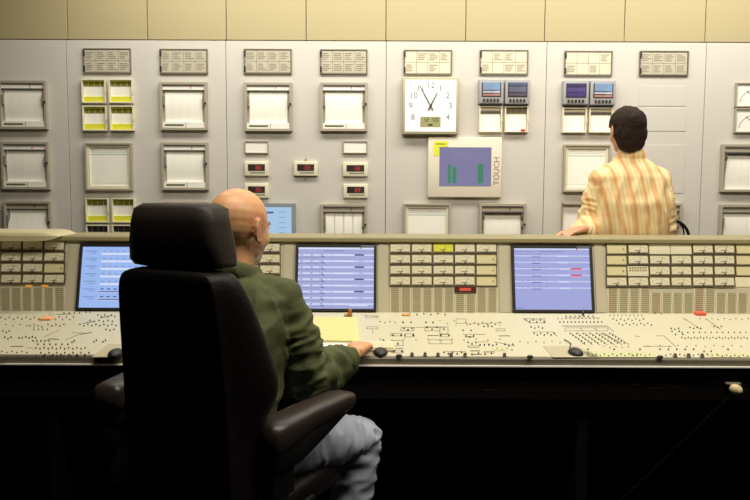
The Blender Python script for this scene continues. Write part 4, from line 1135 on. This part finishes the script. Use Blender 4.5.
def hairT(r, off, M):
    g = MB(); R3 = M.to_3x3()
    def E(c, a, b, cc_): g.ell(M @ V(c), a, b, cc_, skin0, 28, R=R3)
    E((0, -.018, .034), .088, .104, .092); E((0, -.040, -.012), .084, .076, .086); E((0, -.050, -.058), .070, .056, .052)
    me = remesh(g, .005, 4)
    Mi = M.inverted()
    def f(co, n_):
        q_ = Mi @ co
        k = noise.noise(V((q_.x * 60, q_.y * 60, q_.z * 22))) * .004 + noise.noise(q_ * 120) * .002
        if q_.y > .030 and q_.z < .060: k -= .035          # clear the face
        if abs(q_.x) > .045 and q_.y > -.028 and q_.z < .022: k -= .03   # around the ears
        return k
    h_m = mat('hair_brown', srgb(36, 21, 11), .75, bump=.4, bscale=160, var=.35, vscale=60, spec=.25)
    finish(me, 'hair', h_m, r, off, f)
base = (1.28, 3.80, 0)
J = dict(pelvis=V((1.30, 3.86, .97)), chest=V((1.295, 3.82, 1.28)), neck=V((1.285, 3.81, 1.505)),
         shl=V((1.135, 3.80, 1.405)), ell=V((1.115, 3.87, 1.115)), wrl=V((1.025, 3.695, 1.150)),
         shr=V((1.435, 3.80, 1.405)), elr=V((1.46, 3.84, 1.12)), wrr=V((1.46, 3.95, .90)),
         hipr=V((1.39, 3.86, .92)), knr=V((1.40, 3.86, .50)), anr=V((1.41, 3.84, .10)), toer=V((1.44, 3.99, .035)),
         hipl=V((1.21, 3.86, .92)), knl=V((1.20, 3.87, .50)), anl=V((1.19, 3.84, .10)), toel=V((1.16, 3.99, .035)),
         handr=basis((1.46, 3.955, .90), (.02, .25, -1), (1, 0, 0)), sider=1, curlr=(.35, .38, .42, .45),
         handl=basis((1.010, 3.668, 1.152), (-.66, -.50, -.06), (0, 0, 1)), sidel=-1, curll=(.18, .16, .2, .22))
person('person', 'standing dark haired man in a yellow orange checked shirt, facing the instrument wall', base, J, YT, headT, hairT,
       dict(skin=(.66, .33, .19), shirt=plaid(), trousers=mat('trouser_dark', srgb(60, 56, 58), .8, var=.1), seed=5, shirt_label='yellow and orange checked shirt', amp=.009, ease=.045, hem=-.12))

# ================================================================== OPERATOR CHAIR
leather = mat('black_leather', (.003, .0026, .0026), .6, spec=.12, bump=.15, bscale=90)
leather2 = mat('brown_black_leather', (.008, .005, .0045), .5, spec=.2, bump=.15, bscale=90)
headrest_m = mat('headrest_leather', (.022, .016, .012), .5, spec=.3, bump=.1, bscale=90)
blk = mat('black_plastic', (.008, .008, .008), .5, spec=.2)
chair = empty('office_chair', SC, 'large black leather operator chair with headrest and armrests under the bald seated man', 'chair', rot=(0, 0, -YB))
# local frame: +y forward, +x right
m = MB(); m.rbox(-.21, .26, -.23, .24, .40, .475, leather2, .03, seg=4); m.rbox(-.21, -.14, -.2, .24, .41, .50, leather2, .03); m.rbox(.18, .26, -.2, .24, .41, .49, leather2, .03)
m.build('seat', chair)
# backrest: C shaped section lofted upwards
def backsec(z, yb, wr_, wf, dp, th, xo=.068):
    pts = [(-wr_, yb), (-wr_ + .014, yb - .002), (wr_ - .014, yb - .002), (wr_, yb), (wr_ + .004, yb + .014), (wf + .014, yb + dp * .55), (wf + .018, yb + dp), (wf - .04, yb + dp + .01), (wr_ * .72, yb + th), (-wr_ * .72, yb + th), (-wf + .05, yb + dp + .01), (-wf - .004, yb + dp), (-wf, yb + dp * .55), (-wr_ - .004, yb + .014)]
    return [V((x + xo, y, z)) for x, y in pts]
rings = [backsec(.40, -.29, .14, .15, .10, .09), backsec(.45, -.325, .165, .165, .13, .10), backsec(.60, -.335, .170, .168, .12, .10), backsec(.70, -.34, .170, .172, .12, .11), backsec(.775, -.343, .168, .205, .16, .11),
         backsec(.84, -.347, .167, .228, .17, .11), backsec(.98, -.36, .162, .205, .13, .10), backsec(1.08, -.37, .156, .185, .10, .10), backsec(1.125, -.375, .148, .165, .09, .09), backsec(1.15, -.365, .125, .14, .07, .075)]
m = MB(); vs = [p for rg in rings for p in rg]; n = 14
for k in range(len(rings) - 1):
    for i in range(n):
        m.add([rings[k][i], rings[k][(i + 1) % n], rings[k + 1][(i + 1) % n], rings[k + 1][i]], [(0, 1, 2, 3)], leather if i in (0, 1, 2) else leather2, True)
m.add(rings[0], [list(range(n - 1, -1, -1))], leather, True); m.add(rings[-1], [list(range(n))], leather, True)
o = m.build('backrest', chair)
wl = o.modifiers.new('weld', 'WELD'); wl.merge_threshold = .0005
s_ = o.modifiers.new('sub', 'SUBSURF'); s_.levels = 2; s_.render_levels = 2
# headrest
def hsec(z, yb, w, d): return (V((.068, yb + d / 2, z)), V((w, 0, 0)), V((0, d / 2, 0)))
m = MB(); m.loft([hsec(1.147, -.325, .120, .08), hsec(1.152, -.345, .142, .115), hsec(1.168, -.36, .145, .132), hsec(1.215, -.365, .141, .134), hsec(1.265, -.365, .133, .124), hsec(1.300, -.357, .127, .115), hsec(1.313, -.34, .105, .08)], headrest_m, 40, 4.6)
m.build('headrest', chair)
for x in (.018, .118):
    m = MB(); m.cyl((x, -.29, 1.09), (0, 0, 1), .008, .07, metal_m, 12); m.build('headrest_post', chair)
# armrests
def arm(x, name, rz, ln, y0):
    M = Matrix.Translation((x, y0, 0)) @ Matrix.Rotation(rz, 4, 'Z')
    m = MB(); m.loft([(V((0, y, z)), V((w_, 0, 0)), V((0, 0, h_))) for y, z, w_, h_ in ((-.02, .688, .042, .034), (-.005, .688, .052, .046), (.04, .694, .052, .044), (.16, .710, .050, .034), (ln - .05, .716, .046, .028), (ln - .01, .716, .040, .022), (ln, .714, .030, .014))], mat('arm_pad', (.028, .020, .017), .38, bump=.1, bscale=80), 24, 3.4, M=M)
    pad = m.build('armrest_pad', chair)
    m = MB(); m.rbox(-.03, .025, -.01, .09, .52, .67, blk, .012, M=M); m.rbox(-.022, .022, .0, .07, .40, .54, blk, .01, M=M); m.build('armrest_bracket', chair)
    m = MB(); m.loft([(V((0, y, z)), V((w_, 0, 0)), V((0, 0, h_))) for y, z, w_, h_ in ((-.012, .635, .030, .03), (0, .635, .042, .045), (.10, .640, .044, .045), (.22, .668, .040, .03), (ln - .05, .692, .034, .016), (ln - .03, .695, .026, .01))], blk, 20, 3.4, M=M); m.build('armrest_body', chair)
    s = -1 if x > 0 else 1
    m = MB(); m.rbox(min(x, x + s * .12) - .01, max(x, x + s * .12), -.05 + .02, .05, .40, .44, blk, .01); m.build('armrest_arm', chair)
arm(.272, 'r', math.radians(-8), .37, -.215); arm(-.395, 'l', math.radians(8), .30, -.10)
m = MB(); m.rbox(-.14, .14, -.18, .14, .33, .40, blk, .02); m.build('mechanism', chair)
m = MB(); m.cyl((0, 0, .09), (0, 0, 1), .03, .26, metal_m, 20); m.cyl((0, 0, .09), (0, 0, 1), .045, .12, blk, 20); m.build('gas_column', chair)
for k in range(5):
    a = 2 * PI * k / 5 + .3; d = V((math.cos(a), math.sin(a), 0))
    m = MB(); m.tube([d * .02 + V((0, 0, .11)), d * .16 + V((0, 0, .10)), d * .31 + V((0, 0, .075))], [.03, .024, .018], blk, 10); b_ = m.build('base_leg', chair)
    m = MB(); t = V((-d.y, d.x, 0)); m.cyl(d * .31 + V((0, 0, .03)) - t * .024, t, .03, .018, blk, 18); m.cyl(d * .31 + V((0, 0, .03)) + t * .006, t, .03, .018, blk, 18); m.cyl(d * .31 + V((0, 0, .05)), (0, 0, 1), .008, .03, metal_m, 8); m.build('caster', b_)
m = MB(); m.cyl((.12, -.05, .37), (1, 0, 0), .005, .16, metal_m, 8); m.cyl((.27, -.05, .37), (1, 0, 0), .012, .04, blk, 12); m.build('lever', chair)

# ------------------------------------------------------------------ stool with hoop back beyond the console
hp = on_y(680, 218, 4.18)
r = empty('stool', (hp.x - .05, 4.18, 0), 'black tubular hoop backed stool just right of the standing man, behind the console', 'stool')
ox = 0
r.location.x -= .065
m = MB(); m.rbox(-.17, .17, -.17, .17, .74, .78, blk, .015); m.build('seat', r)
for sx_ in (-1, 1):
    for sy in (-1, 1):
        m = MB(); m.tube([(sx_ * .12, sy * .12, .74), (sx_ * .18, sy * .18, .005)], .011, blk, 10); m.build('leg', r)
m = MB(); m.tube([(math.cos(2 * PI * k / 32) * .215, math.sin(2 * PI * k / 32) * .215, .28) for k in range(33)], .008, metal_m, 8); m.build('foot_ring', r)
top = hp.z - .005
for rad, nm_, rw in ((.098, 'hoop', .008), (.070, 'inner_hoop', .004)):
    m = MB(); pts = [(-rad, -.15, .76)]
    for k in range(13):
        a = PI - PI * k / 12; pts.append((math.cos(a) * rad, -.17, top - rad * 1.0 + math.sin(a) * rad))
    pts.append((rad, -.15, .76)); m.tube(pts, rw, blk, 10); m.build(nm_, r)

# ================================================================== LIGHT
def area(name, loc, sx_, sy, e, col, tilt=(0, 0, 0), spread=180):
    l = bpy.data.lights.new(name, 'AREA'); l.shape = 'RECTANGLE'; l.size = sx_; l.size_y = sy; l.energy = e; l.color = col; l.spread = math.radians(spread)
    o = bpy.data.objects.new(name, l); COL.objects.link(o); o.location = loc; o.rotation_euler = tilt
    return o
area('ceiling_lamp_front', (1.0, 1.75, 3.2), 4.0, .5, 78, (1, .91, .77), (math.radians(16), 0, 0), 150)
area('ceiling_lamp_wall', (0.7, 3.8, 3.1), 4.8, .4, 84, (1, .94, .85), (math.radians(20), 0, 0), 165)
w = bpy.data.worlds.new('world'); scn.world = w; w.use_nodes = True
w.node_tree.nodes['Background'].inputs['Color'].default_value = (1, .9, .8, 1); w.node_tree.nodes['Background'].inputs['Strength'].default_value = .003

vs_ = scn.view_settings
vs_.view_transform = 'Standard'; vs_.look = 'None'; vs_.gamma = 1; vs_.use_curve_mapping = False; vs_.exposure = 0
